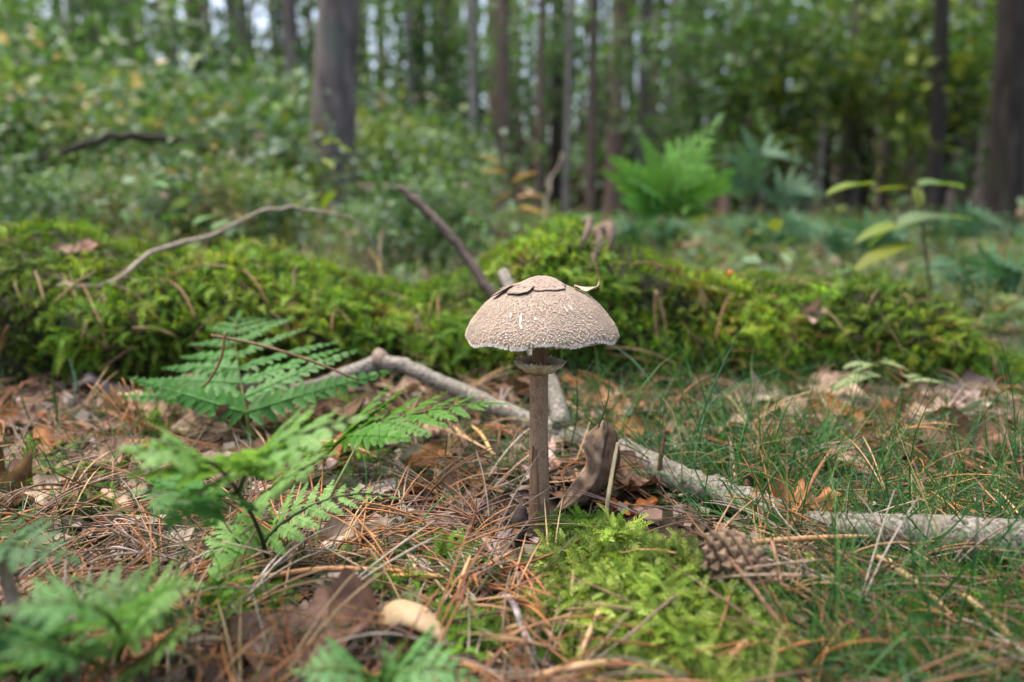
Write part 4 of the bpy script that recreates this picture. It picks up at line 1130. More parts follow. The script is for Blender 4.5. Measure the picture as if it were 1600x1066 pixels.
# ------------------------------------------------------------------ ferns
def pinna_mesh(L, W, npn, seed, col, toothed=True, droop=0.12):
    """one pinna along +X in the XY plane: pinnules either side of a thin rib"""
    r = np.random.default_rng(seed); mb = MB()
    col = np.array(col)
    def zc(x):
        return -droop * L * (x / L) ** 2
    for i in range(npn):
        t = (i + 0.6) / (npn + 0.4)
        x0 = t * L
        ln = W * (1 - t) ** 0.75 * (0.9 + 0.2 * r.random()) + 0.03 * W
        bw = L / npn * 0.84
        for s in (-1, 1):
            an = 1.05 + 0.1 * r.normal()
            dx, dy = math.cos(an), math.sin(an) * s
            ox, oy = -dy * s, dx * s
            tilt = 0.12 * r.normal()
            pr_ = [(0, -0.5), (0.3, -0.62), (0.42, -0.42), (0.62, -0.5), (0.72, -0.3), (0.88, -0.28), (1.0, 0), (0.88, 0.26), (0.7, 0.3), (0.58, 0.5), (0.4, 0.42), (0.28, 0.6), (0, 0.5)] if toothed else [(0, -0.5), (0.4, -0.5), (0.85, -0.25), (1, 0), (0.85, 0.25), (0.4, 0.5), (0, 0.5)]
            V = []
            for (a, b) in pr_:
                xx = x0 + dx * a * ln + ox * b * bw * (1 - 0.1 * a); yy = dy * a * ln + oy * b * bw
                V.append((xx, yy, zc(max(xx, 0)) + a * ln * tilt - 0.12 * ln * a * a + 0.15 * abs(b) * bw))
            k = len(V)
            V.append((x0 + dx * 0.45 * ln, dy * 0.45 * ln, zc(x0) + 0.45 * ln * tilt - 0.03 * ln - 0.06 * bw))
            T = np.array([(q, q + 1, k) for q in range(k - 1)] + [(k - 1, 0, k)])
            if s < 0:
                T = T[:, ::-1]
            c_ = col * (0.85 + 0.3 * r.random())
            mb.add(V, T, np.vstack([np.tile(c_, (k, 1)), c_[None] * 0.85]))
    xs_ = np.linspace(-0.02 * L, L, 7)
    mb.tube(np.stack([xs_, xs_ * 0, zc(xs_) + 0.0002], 1), np.linspace(0.0007, 0.0002, 7) * (L / 0.06), 5, col * np.array([1.2, 1.1, 0.9]))
    return mb.mesh('pinna', M_fern)

def fern(label, ground_pt, fronds, cat='fern', group=None, name='fern'):
    root = empty(name, ground_pt)
    gp = np.asarray(ground_pt, float)
    for fd in fronds:
        pts, nrm, npairs, maxL, col = fd['pts'], np.array(fd['n'], float), fd['pairs'], fd['len'], fd['col']
        start = fd.get('start', 0.3)
        path = spline([p_ - gp for p_ in pts], 30)
        rr = fd.get('r', 0.0013)
        rach = MB().tube(path, np.linspace(rr, rr * 0.35, 30), 6, np.array(fd.get('stalk', (0.12, 0.16, 0.04)))).build('frond', M_fern, root)
        tan = norm(np.gradient(path, axis=0))
        meshes = [pinna_mesh(maxL, maxL * fd.get('w', 0.2), fd.get('npn', 9), 11 + q, np.array(col) * (0.92 + 0.16 * q / 2), fd.get('tooth', True), fd.get('droop', 0.12)) for q in range(3)]
        for i in range(npairs):
            t = start + (1 - start) * (i / npairs) ** 0.92
            k = int(t * 29); f = t * 29 - k
            p_ = path[k] * (1 - f) + path[min(k + 1, 29)] * f
            sc_ = (1 - ((t - start) / (1 - start)) ** fd.get('pw', 1.1)) * 0.97 + 0.06
            if i == 0:
                sc_ *= 0.92
            T = tan[k]
            n_ = norm(nrm - T * nrm.dot(T)); sd = np.cross(n_, T)
            for s in (-1, 1):
                aa = fd.get('ang', 1.12) - 0.25 * i / npairs + random.gauss(0, 0.05) - s * fd.get('skew', 0.0)
                xd = T * math.cos(aa) + sd * s * math.sin(aa) + n_ * (random.gauss(0, 0.06) + fd.get('lift', 0.05))
                link('pinna', meshes[(i + (s > 0)) % 3], rach, mat4(frame(xd, n_ + sd * s * 0.15 + 0.08 * rng.normal(size=3)) * sc_ * random.uniform(0.9, 1.06), p_))
        tipm = meshes[0]
        link('pinna', tipm, rach, mat4(frame(tan[-1], nrm) * 0.24, path[-1] - tan[-1] * 0.05 * maxL))
    tag(root, label, cat, group)
    return root
FG1 = (0.06, 0.19, 0.036)
FG2 = (0.07, 0.2, 0.02)
FG3 = (0.17, 0.32, 0.09)
g1 = G(392, 712)
fern('toothed bright green fern frond spreading just below the mossy log', g1,
     [dict(pts=[g1, P(388, 675, 0.565), P(383, 636, 0.575), P(372, 575, 0.635), P(366, 520, 0.70), P(372, 494, 0.735)], n=(-0.05, -0.62, 0.8), pairs=9, len=0.13, skew=0.26, col=FG1, start=0.36, npn=13, w=0.15, droop=0.1, ang=1.25)])
g2 = G(500, 735)
fern('low fresh green fern frond reaching sideways towards the mushroom stem', g2,
     [dict(pts=[g2, P(520, 700, 0.50), P(560, 672, 0.50), P(640, 648, 0.505), P(720, 634, 0.50), P(768, 630, 0.495)], n=(0.0, -0.15, 1), pairs=9, len=0.075, col=FG2, start=0.22, npn=9, w=0.24, ang=0.95)])
g3 = G(425, 905)
fern('blurred pale green fern standing on a thin dark stalk before the litter', g3,
     [dict(pts=[g3, P(405, 830, 0.335), P(372, 770, 0.30), P(345, 735, 0.275), P(300, 712, 0.262), P(215, 700, 0.26)], n=(0.0, -0.3, 1), pairs=6, len=0.042, col=FG3, start=0.56, npn=5, w=0.4, stalk=(0.05, 0.05, 0.03)),
      dict(pts=[P(372, 770, 0.30), P(392, 728, 0.28), P(430, 695, 0.275), P(490, 672, 0.275), P(550, 655, 0.275)], n=(0.1, -0.3, 1), pairs=7, len=0.04, col=FG3, start=0.15, npn=5, w=0.4, stalk=(0.05, 0.07, 0.03)),
      dict(pts=[P(372, 770, 0.30), P(330, 775, 0.285), P(280, 772, 0.28), P(225, 768, 0.28)], n=(0.0, -0.3, 1), pairs=6, len=0.034, col=FG1, start=0.15, npn=5, w=0.4, stalk=(0.05, 0.07, 0.03)),
      dict(pts=[P(385, 800, 0.32), P(430, 758, 0.31), P(470, 735, 0.305), P(512, 712, 0.30)], n=(0.1, -0.3, 1), pairs=7, len=0.03, col=FG3, start=0.1, npn=5, w=0.4, stalk=(0.05, 0.07, 0.03)),
      dict(pts=[P(410, 850, 0.345), P(445, 815, 0.345), P(500, 785, 0.35), P(560, 772, 0.36), P(610, 776, 0.365)], n=(0.1, -0.3, 1), pairs=9, len=0.028, col=FG3, start=0.08, npn=7, w=0.26, stalk=(0.05, 0.07, 0.03)),
      dict(pts=[P(420, 885, 0.35), P(385, 855, 0.345), P(350, 862, 0.34), P(330, 890, 0.335)], n=(0.0, -0.3, 1), pairs=6, len=0.04, col=FG3, start=0.1, npn=5, w=0.4, stalk=(0.05, 0.07, 0.03))])
g4 = G(180, 1060); g4 = np.array([P(180, 1062, 0.27)[0], 0.27, H(P(180, 1062, 0.27)[0], 0.27)])
FGD = (0.13, 0.28, 0.1)
fern('blurred low fern clump spreading over the litter in front, broad rounded leaflets', g4,
     [dict(pts=[g4, P(190, 1000, 0.235), P(160, 955, 0.215), P(90, 940, 0.205), P(20, 950, 0.20)], n=(0, -0.4, 1), pairs=8, len=0.03, col=FGD, start=0.3, npn=7, w=0.26),
      dict(pts=[g4, P(195, 1005, 0.24), P(215, 960, 0.235), P(255, 925, 0.235), P(300, 915, 0.235)], n=(0, -0.4, 1), pairs=8, len=0.03, col=FG3, start=0.3, npn=7, w=0.26),
      dict(pts=[g4, P(190, 1010, 0.24), P(200, 960, 0.245), P(170, 925, 0.25), P(120, 905, 0.255)], n=(0, -0.4, 1), pairs=7, len=0.03, col=(0.1, 0.2, 0.06), start=0.35, npn=7, w=0.26),
      dict(pts=[g4, P(130, 1030, 0.22), P(80, 1010, 0.205), P(20, 1020, 0.195)], n=(0, -0.4, 1), pairs=7, len=0.03, col=FGD, start=0.3, npn=7, w=0.26),
      dict(pts=[g4, P(215, 1040, 0.24), P(250, 1010, 0.225), P(300, 985, 0.22)], n=(0, -0.4, 1), pairs=7, len=0.026, col=FG3, start=0.3, npn=7, w=0.26)])
g7x = P(40, 1066, 0.27); g7 = np.array([g7x[0], 0.27, H(g7x[0], 0.27)])
fern('blurred low fern with darker leaflets beside the broad low fern clump', g7,
     [dict(pts=[g7, P(60, 1060, 0.23), P(90, 1035, 0.215), P(150, 1025, 0.21)], n=(0, -0.4, 1), pairs=8, len=0.03, col=(0.07, 0.19, 0.07), start=0.3, npn=7, w=0.26),
      dict(pts=[g7, P(20, 1050, 0.24), P(-10, 1010, 0.235), P(-60, 990, 0.23)], n=(0, -0.4, 1), pairs=8, len=0.03, col=(0.07, 0.19, 0.07), start=0.3, npn=7, w=0.26),
      dict(pts=[g7, P(50, 1040, 0.245), P(60, 990, 0.245), P(50, 950, 0.25)], n=(0, -0.5, 1), pairs=8, len=0.028, col=(0.09, 0.22, 0.07), start=0.3, npn=7, w=0.26)])
g5x = P(20, 930, 0.3); g5 = np.array([g5x[0], 0.3, H(g5x[0], 0.3)])
fern('small blurred fern frond hanging over the litter above the low fern clump', g5,
     [dict(pts=[g5, P(-40, 880, 0.27), P(-20, 852, 0.255), P(40, 852, 0.25), P(110, 872, 0.25)], n=(0, -0.5, 1), pairs=8, len=0.026, col=(0.08, 0.17, 0.07), start=0.35, npn=7, w=0.4)])
g6x = P(600, 1066, 0.255); g6 = np.array([g6x[0], 0.255, H(g6x[0], 0.255)])
fern('blurred deep green fern tuft in front of the cream fungus', g6,
     [dict(pts=[g6, P(590, 1066, 0.235), P(560, 1050, 0.225), P(510, 1045, 0.22), P(470, 1048, 0.22)], n=(0, -0.4, 1), pairs=7, len=0.024, col=FGD, start=0.25, npn=7, w=0.32),
      dict(pts=[g6, P(610, 1062, 0.235), P(640, 1045, 0.23), P(690, 1045, 0.23), P(735, 1060, 0.23)], n=(0, -0.4, 1), pairs=7, len=0.024, col=FGD, start=0.25, npn=7, w=0.32),
      dict(pts=[g6, P(600, 1062, 0.24), P(600, 1045, 0.235), P(610, 1030, 0.235)], n=(0, -0.5, 1), pairs=6, len=0.022, col=FGD, start=0.25, npn=7, w=0.32)])
# background ferns
def frond_bg(u0, v0, mid, tip, d, L, col, pairs=10, w=0.2, nr=(0, -0.5, 0.8), start=0.35):
    x0 = P(u0, v0, d)
    gp = np.array([x0[0], d, H(x0[0], d)])
    return gp, dict(pts=[gp, P(*mid[0], d - 0.02), P(*mid[1], d - 0.05), P(*tip, d - 0.1)], n=nr, pairs=pairs, len=L, col=col, start=start, npn=8, w=w, r=0.003, tooth=False)
gp, f1 = frond_bg(1040, 380, [(1040, 330), (1060, 270)], (1115, 195), 1.75, 0.19, (0.14, 0.32, 0.06), w=0.3)
_, f2 = frond_bg(1040, 380, [(1030, 340), (1020, 300)], (990, 285), 1.75, 0.15, (0.1, 0.26, 0.08), w=0.3)
_, f3 = frond_bg(1040, 380, [(1060, 340), (1080, 320)], (1110, 325), 1.75, 0.09, (0.13, 0.28, 0.06), w=0.26)
fern('bright green bracken with an upright frond behind the log', gp, [f1, f2, f3], name='bracken')
gp, f1 = frond_bg(1180, 380, [(1170, 300), (1200, 235)], (1300, 275), 2.2, 0.15, (0.1, 0.2, 0.12), nr=(0.3, -0.5, 0.8))
_, f2 = frond_bg(1180, 380, [(1165, 310), (1150, 250)], (1125, 245), 2.2, 0.13, (0.1, 0.2, 0.12))
_, f3 = frond_bg(1180, 380, [(1210, 320), (1250, 290)], (1295, 310), 2.2, 0.12, (0.09, 0.19, 0.11))
fern('blue-green bracken with arching fronds behind the log', gp, [f1, f2, f3], name='bracken')
for (u, v, d, lab) in [(1010, 415, 1.9, 'low blue-green fern behind the log near the thin dark grey trunk'), (1480, 400, 2.3, 'blue-green fern between the sapling and the dark blackish trunk'), (1200, 410, 2.0, 'low blue-green fern under the arching bracken'), (1530, 480, 1.35, 'blue-green fern at the low tapering end of the mossy log'), (1660, 420, 1.6, 'blue-green fern under the dark blackish trunk'), (1330, 420, 1.7, 'low bluish fern just behind the log below the sapling')]:
    fr_ = []
    for k in range(5):
        a = -2.6 + k * 0.55
        gp, f1 = frond_bg(u, v, [(u + 25 * math.cos(a), v - 30), (u + 70 * math.cos(a), v - 60 - 10 * (k % 2))], (u + 130 * math.cos(a), v - 55 + 18 * (k % 3)), d, 0.085, (0.08, 0.19, 0.1), 8, 0.26)
        fr_.append(f1)
    fern(lab, gp, fr_)

# ------------------------------------------------------------------ leafy seedlings
def oval_mesh(col, seed, fold=0.25, curl=0.15):
    r = np.random.default_rng(seed); nu, nv = 9, 5
    t = np.linspace(0, 1, nu); w = 0.25 * np.sin(np.pi * t ** 0.85) ** 0.9 + 0.004
    s = np.linspace(-1, 1, nv); Tt, Sx = np.meshgrid(t, s, indexing='ij')
    yy = Sx * w[:, None]
    V = np.stack([Tt, yy, fold * np.abs(yy) - curl * Tt ** 2 + 0.02 * vnoise(Tt * 5, Sx * 2, seed)], -1)
    j = (np.arange(nu - 1)[:, None] * nv + np.arange(nv - 1)[None]).ravel()
    c = np.array(col) * (1 - 0.15 * np.exp(-(Sx * 5) ** 2))[..., None] * (1 + 0.3 * vnoise(Tt * 4, Sx * 2, seed + 3))[..., None]
    return MB().add(V.reshape(-1, 3), np.stack([j, j + 1, j + nv + 1, j + nv], 1), c.reshape(-1, 3)).mesh('leaf', M_leaf)
def seedling(label, stem_px, d, leaves, cols, stemr=0.003, cat='plant', name='sapling', scol=(0.1, 0.07, 0.04), wid=0.75, spread=0.04):
    gp = P(*stem_px[0], d); gp = np.array([gp[0], d, min(H(gp[0], d), gp[2])])
    root = empty(name, gp)
    pts = [gp] + [P(*q, d) for q in stem_px[1:]]
    path = spline([p - gp for p in pts], 16)
    MB().tube(path, np.linspace(stemr, stemr * 0.4, 16), 6, scol).build('stem', M_wood, root)
    ms = [oval_mesh(c, 70 + i) for i, c in enumerate(cols)]
    for i, (u1, v1, u2, v2) in enumerate(leaves):
        dd = d + spread * 1.2 * ((i % 3) - 1)
        a, b = P(u1, v1, dd) - gp, P(u2, v2, dd + spread * ((i % 2) * 2 - 1)) - gp
        L = np.linalg.norm(b - a)
        near = path[np.argmin(np.linalg.norm(path - a, axis=1))]
        o = link('leaf', ms[i % len(ms)], root, mat4(frame(b - a, (0.12 * ((i % 3) - 1), -0.05 - 0.12 * (i % 2), 1)) * (L * np.array([1, wid, 1])), a))
        if np.linalg.norm(near - a) > 0.004:
            Fi = Matrix(o.matrix_local).inverted()
            n_l = np.array(Fi @ Vector(near))
            MB().tube(np.array([(0, 0, 0), n_l * 0.5, n_l]), 0.0012 / L, 5, (0.11, 0.1, 0.04)).build('leaf_stalk', M_wood, o)
    tag(root, label, cat)
YG = [(0.14, 0.2, 0.03), (0.11, 0.19, 0.05), (0.18, 0.21, 0.025), (0.13, 0.19, 0.09)]
seedling('yellow-green leafy sapling rising behind the right-hand taper of the log'.replace('right-hand ', ''), [(1462, 500), (1450, 420), (1440, 340), (1434, 288)], 1.22,
         [(1368, 288, 1290, 290), (1434, 290, 1510, 280), (1366, 300, 1420, 286), (1400, 352, 1522, 322), (1440, 350, 1335, 362), (1395, 358, 1350, 385), (1440, 380, 1330, 408), (1450, 400, 1385, 430), (1430, 292, 1440, 325), (1450, 350, 1400, 362), (1444, 372, 1490, 352)], YG)
seedling('thin seedling with a few lemon-green leaves before the stout pine trunk', [(560, 430), (552, 380), (530, 300), (505, 222)], 1.6,
         [(504, 226, 530, 214), (522, 224, 552, 236), (500, 248, 522, 258), (480, 312, 508, 300), (470, 322, 452, 310), (525, 300, 500, 322)], [(0.2, 0.26, 0.02), (0.16, 0.24, 0.02)], 0.002)
seedling('low plant with narrow dark green blades above the mossy log', [(260, 380), (262, 340), (264, 300), (262, 286)], 1.45,
         [(220, 288, 262, 284), (262, 288, 314, 294), (255, 345, 290, 330), (300, 352, 340, 330), (240, 340, 205, 335), (330, 360, 362, 338)], [(0.05, 0.17, 0.02), (0.06, 0.19, 0.03)], 0.002)
seedling('small plant with pale grey-green three-part leaves growing below the log', [(1400, 640), (1392, 612), (1388, 596), (1385, 572)], 0.70,
         [(1372, 572, 1318, 566), (1368, 570, 1325, 582), (1372, 566, 1425, 574), (1380, 562, 1402, 564), (1370, 585, 1293, 604), (1345, 588, 1385, 584), (1418, 597, 1474, 592), (1420, 592, 1438, 582), (1424, 602, 1404, 604), (1425, 592, 1408, 584)],
         [(0.2, 0.26, 0.12), (0.17, 0.23, 0.1), (0.23, 0.28, 0.15)], 0.0012, scol=(0.16, 0.17, 0.04), wid=0.7, spread=0.012)
seedling('small broad-leaved green plant just behind the hump of the log', [(905, 380), (905, 345), (906, 335)], 1.35,
         [(905, 345, 880, 330), (905, 345, 940, 330), (890, 350, 860, 345), (915, 350, 950, 345)], [(0.06, 0.19, 0.02)], 0.002)

seedling('dry twig with shrivelled tan leaves behind the hump of the log', [(815, 400), (812, 340), (800, 285), (770, 250)], 2.0,
         [(800, 285, 840, 262), (805, 300, 765, 312), (790, 270, 752, 262), (806, 310, 850, 300), (780, 256, 742, 236), (810, 325, 862, 330)], [(0.34, 0.2, 0.09), (0.3, 0.22, 0.14), (0.4, 0.25, 0.08)], 0.003, name='dry_plant')
# tiny orange cap on the log
p, n_ = hit(1136, 452)
of = empty('tiny_mushroom', p); tag(of, 'tiny orange button mushroom in the moss of the log', 'mushroom')
MB().tube([(0, 0, 0), (0.001, -0.004, 0.012), (0.001, -0.006, 0.02)], [0.0015, 0.0014, 0.0013], 8, (0.5, 0.36, 0.2)).build('stem', M_dead, of)
t = np.linspace(0, 1, 7)
MB().tube(np.stack([t * 0 + 0.001, t * 0 - 0.006, 0.019 + 0.006 * t], 1), 0.004 * np.sqrt(np.clip(1 - t ** 2, 0.0, 1)) + 0.0001, 12, (0.6, 0.2, 0.03)).build('cap', M_dead, of)

# ------------------------------------------------------------------ moss cushion and moss bits in front
cush = [(838, 862), (868, 822), (905, 806), (960, 815), (1010, 826), (1062, 824), (1098, 858), (1120, 905), (1165, 912), (1200, 955), (1212, 1010), (1195, 1080), (1130, 1130), (1060, 1110), (1010, 1010), (940, 985), (880, 1000), (835, 965), (862, 915)]
def moss_patch(name, poly, N, smin, smax, cols, label, lift=0.006, seed=0, up=0.9):
    r = np.random.default_rng(seed)
    poly = np.array(poly, float)
    u = r.uniform(poly[:, 0].min(), poly[:, 0].max(), N * 3); v = r.uniform(poly[:, 1].min(), poly[:, 1].max(), N * 3)
    k = inpoly(u, v, poly); u, v = u[k][:N], v[k][:N]
    x, y = Garr(u, v); n = len(x)
    lum = vnoise(x * 70, y * 70, 45)
    lum = lum + 0.6 * vnoise(x * 190, y * 190, 46)
    z = hgt(x, y) + lift * (0.6 + 1.4 * r.random(n)) + 0.014 * lum
    mb = MB()
    c = pick(cols, n, 0.3, None, r) * (1 + 0.9 * lum)[:, None]  # low spots painted darker, shading the gaps between moss lumps
    d = r.normal(size=(n, 3)) * 0.55 + np.array([0.15, -0.55, 0.12]); d[:, 2] = np.abs(d[:, 2]) * 0.8
    nr_ = r.normal(size=(n, 3)) * 0.35 + np.array([0, -0.25, up])
    for q in range(4):
        sel = slice(q, n, 4)
        V, Q, tc = feather_tpl(11 + q % 2, seed * 10 + q)
        mb.inst(V, Q, bases(nr_[sel], d[sel], r.uniform(smin, smax, len(x[sel]))), np.stack([x[sel], y[sel], z[sel]], 1), c[sel], tc)
    o = mb.build(name, M_moss)
    kind(o, 'stuff', label)
YM = [(0.19, 0.26, 0.045), (0.155, 0.225, 0.035), (0.26, 0.32, 0.09), (0.085, 0.15, 0.02), (0.05, 0.09, 0.014)]
moss_patch('moss_cushion', [(a, b + (36 if b < 870 else 10)) for a, b in cush], 8500, 0.008, 0.017, YM, 'yellow-green feathery moss cushion at the foot of the mushroom', 0.004, 1)
DM = [(0.08, 0.17, 0.015), (0.1, 0.2, 0.02), (0.06, 0.13, 0.015)]
for i, (poly, N) in enumerate([([(330, 860), (420, 830), (470, 900), (430, 990), (350, 1010), (310, 930)], 700), ([(430, 600), (560, 640), (640, 690), (560, 740), (430, 720)], 500),
                               ([(150, 640), (260, 610), (300, 680), (180, 700)], 260), ([(1250, 900), (1500, 880), (1700, 900), (1650, 1060), (1300, 1080)], 900), ([(858, 826), (920, 828), (960, 840), (900, 850), (858, 846)], 160),
                               ([(600, 1000), (860, 960), (900, 1060), (650, 1080)], 500), ([(20, 700), (200, 720), (330, 780), (200, 830), (20, 800)], 260), ([(520, 880), (700, 850), (800, 930), (680, 960), (540, 940)], 260), ([(880, 990), (1010, 1000), (1050, 1100), (900, 1100)], 420)]):
    moss_patch('ground_moss', poly, int(N * 1.5), 0.007, 0.015, DM if i != 8 else YM, ['small dark green moss growing through the litter beside the fern stalk', 'green moss growing under the low fern frond', 'green moss by the fan of standing needles',
               'deep green moss growing under the grass beyond the cushion', 'green moss hugging the mushroom foot and curled leaf', 'green moss under the crossing needles by the fungus', 'thin green moss between needles below the blurred fern', 'thin green moss between the needles behind the fungus', 'yellowish moss spilling in front of the cushion'][i], 0.004, 20 + i)

# ------------------------------------------------------------------ pine needles
EXCL = [[(830, 850), (1060, 810), (1130, 880), (1230, 960), (1250, 1120), (1000, 1120), (820, 1000)], [(800, 790), (830, 770), (880, 780), (960, 780), (985, 815), (900, 850), (850, 880), (795, 880)], [(575, 945), (650, 930), (715, 985), (700, 1040), (580, 1040)],
        [(1085, 850), (1140, 835), (1215, 870), (1215, 930), (1100, 925)], [(400, 990), (560, 960), (600, 1066), (380, 1080)], [(880, 680), (1000, 715), (1190, 795), (1180, 830), (1000, 770), (870, 710)], [(1320, 825), (1620, 840), (1650, 900), (1330, 870)]]
def excl(u, v):
    r = np.zeros(len(u), bool)
    for p in EXCL:
        r |= inpoly(u, v, p)
    return r
def needle_path(L, bend, n=7):
    t = np.linspace(0, 1, n)
    a = bend * (t - 0.5)
    x = np.concatenate([[0], np.cumsum(np.cos(a[1:]))]) * L / (n - 1); z = np.concatenate([[0], np.cumsum(np.sin(a[1:]))]) * L / (n - 1)
    return np.stack([x, x * 0, -z], 1)
NC = [(0.26, 0.11, 0.045), (0.33, 0.165, 0.07), (0.19, 0.085, 0.042), (0.38, 0.245, 0.125), (0.15, 0.085, 0.058), (0.3, 0.125, 0.04)]
nm = MB()
N = 6000
V1, Q1 = None, None
def needle_tpl(bend, pair):
    vs_, qs_, off = [], [], 0
    for s in ((-1, 1) if pair else (0,)):
        pth = needle_path(1.0, bend)
        pth[:, 1] += s * (0.012 + 0.09 * pth[:, 0] ** 1.3)
        v_, q_, _ = tube(pth, np.array([0.009, 0.0105, 0.0108, 0.0105, 0.0095, 0.0075, 0.003]), 4, False)
        vs_.append(v_); qs_.append(q_ + off); off += len(v_)
    return np.vstack(vs_), np.vstack(qs_)
u_ = rng.uniform(-250, 1850, N * 2); v_ = 585 + 560 * rng.random(N * 2) ** 1.15
x, y = Garr(u_, v_)
wgt = np.where((u_ > 850) & (v_ > 640), 0.6, 0.85)
wgt = np.where(inpoly(u_, v_, cush), 0.03, wgt)
wgt = np.where(excl(u_, v_), 0.06, wgt)
wgt *= 0.45 + 1.1 * (vnoise(x * 14, y * 14, 55) + 0.5)
k = (rng.random(N * 2) < wgt) & (y < 0.86)
x, y = x[k][:N], y[k][:N]; n = len(x)
tz = rng.normal(size=n) * 0.11
ang = rng.uniform(0, 6.28, n)
dirs = np.stack([np.cos(ang), np.sin(ang), tz], 1)
Lr = rng.uniform(0.03, 0.068, n)
zz_ = hgt(x, y) + 0.001 + 0.008 * rng.random(n) ** 1.6 * np.clip((0.85 - y) * 4, 0.3, 1) + np.maximum(0, -tz) * Lr * 0.9
tpls = [needle_tpl(b, pr) for b, pr in ((0.25, True), (0.7, True), (-0.5, False), (0.4, False), (1.1, False))]
for q in range(5):
    sel = slice(q, n, 5); m = len(x[sel])
    nm.inst(tpls[q][0], tpls[q][1], bases(np.stack([rng.normal(size=m) * 0.5, rng.normal(size=m) * 0.5, np.ones(m)], 1), dirs[sel], Lr[sel]), np.stack([x[sel], y[sel], zz_[sel]], 1),
            pick(NC + [(0.3, 0.24, 0.2), (0.14, 0.09, 0.06), (0.08, 0.05, 0.035), (0.12, 0.08, 0.055), (0.2, 0.15, 0.12)], m, 0.4))
# crumbs of leaf, bark and straw between the needles
N2 = 5200
u2 = rng.uniform(-250, 1850, N2); v2 = 585 + 560 * rng.random(N2) ** 1.1
k2 = ~inpoly(u2, v2, cush); u2, v2 = u2[k2], v2[k2]
x2, y2 = Garr(u2, v2); k2 = y2 < 0.86; x2, y2 = x2[k2], y2[k2]; m2 = len(x2)
nm.inst([(-0.5, -0.2, 0), (0.1, -0.45, 0.12), (0.6, 0.1, 0.0), (-0.1, 0.4, 0.15)], [(0, 1, 2, 3)], randbases(m2, rng.uniform(0.005, 0.017, m2), 1.2), np.stack([x2, y2, hgt(x2, y2) + 0.002 + 0.006 * rng.random(m2)], 1),
        pick([(0.22, 0.155, 0.115), (0.15, 0.095, 0.068), (0.28, 0.22, 0.18), (0.08, 0.055, 0.042), (0.22, 0.11, 0.06), (0.05, 0.036, 0.028), (0.05, 0.036, 0.028)], m2, 0.3))
m3 = 170
ci = rng.integers(10, NU - 10, m3); cj = rng.integers(3, int(NT * 0.55), m3)
pl, nl = LG[ci, cj], NL[ci, cj]
dl = np.cross(nl, rng.normal(size=(m3, 3))) + rng.normal(size=(m3, 3)) * 0.15
for q in range(5):
    sel = slice(q, m3, 5); m = len(pl[sel])
    nm.inst(tpls[q][0], tpls[q][1], bases(nl[sel], dl[sel], rng.uniform(0.03, 0.06, m)), pl[sel] + nl[sel] * 0.012, pick([(0.2, 0.12, 0.06), (0.3, 0.2, 0.11), (0.16, 0.1, 0.06)], m, 0.3))
kind(nm.build('needle_litter', M_needle), 'stuff', 'carpet of fallen rust-brown pine needles and bits strewn over forest floor and log')

# the needles that show largest, one by one
nvar = []
for q in range(14):
    V, Q = tpls[[0, 2, 1, 3, 4, 0, 3][q % 7]]
    c = np.array((NC + [(0.42, 0.33, 0.25)])[q % 7]) * (1.0 if q < 7 else 0.85)
    V = V * np.array([1, 0.85, 0.85])
    tint = np.clip(0.65 + 0.6 * V[:, :1], 0.6, 1.1)
    nvar.append(MB().add(V, Q, c * tint).mesh('pine_needle', M_needle))
cnt = 0
while cnt < 230:
    u, v = rng.uniform(-60, 1660), 640 + 430 * rng.random()
    if inpoly(np.array([u]), np.array([v]), cush)[0] and rng.random() < 0.95:
        continue
    if u > 880 and rng.random() < 0.4:
        continue
    if excl(np.array([u]), np.array([v]))[0]:
        continue
    p = G(u, v)
    a = rng.uniform(0, 6.28); tz = rng.normal() * 0.2
    L = rng.uniform(0.04, 0.07)
    o = link('pine_needle', nvar[cnt % 14], None, mat4(frame((math.cos(a), math.sin(a), tz), (rng.normal() * 0.6, rng.normal() * 0.6, 1)) * L, p + np.array([0, 0, 0.005 + 0.008 * rng.random() + max(0, -tz) * L])))
    tag(o, 'loose rust-brown dry pine needle lying on top of the litter', 'pine needle', 'loose needles on the litter')
    cnt += 1
def needle_between(a, b, r, col, label, group=None, sag=0.05, name='pine_needle'):
    a, b = np.asarray(a, float), np.asarray(b, float)
    L = np.linalg.norm(b - a)
    path = spline([a, (a + b) / 2 + np.array([0, 0, sag * L]) + rng.normal(size=3) * 0.02 * L, b], 10) - a
    o = MB().tube(path, r * np.array([0.8, 1, 1, 1, 1, 1, 0.95, 0.9, 0.7, 0.3]), 6, np.array(col) * np.linspace(0.75, 1.1, 10)[:, None]).build(name, M_needle)
    o.location = Vector(a)
    tag(o, label, 'pine needle', group)
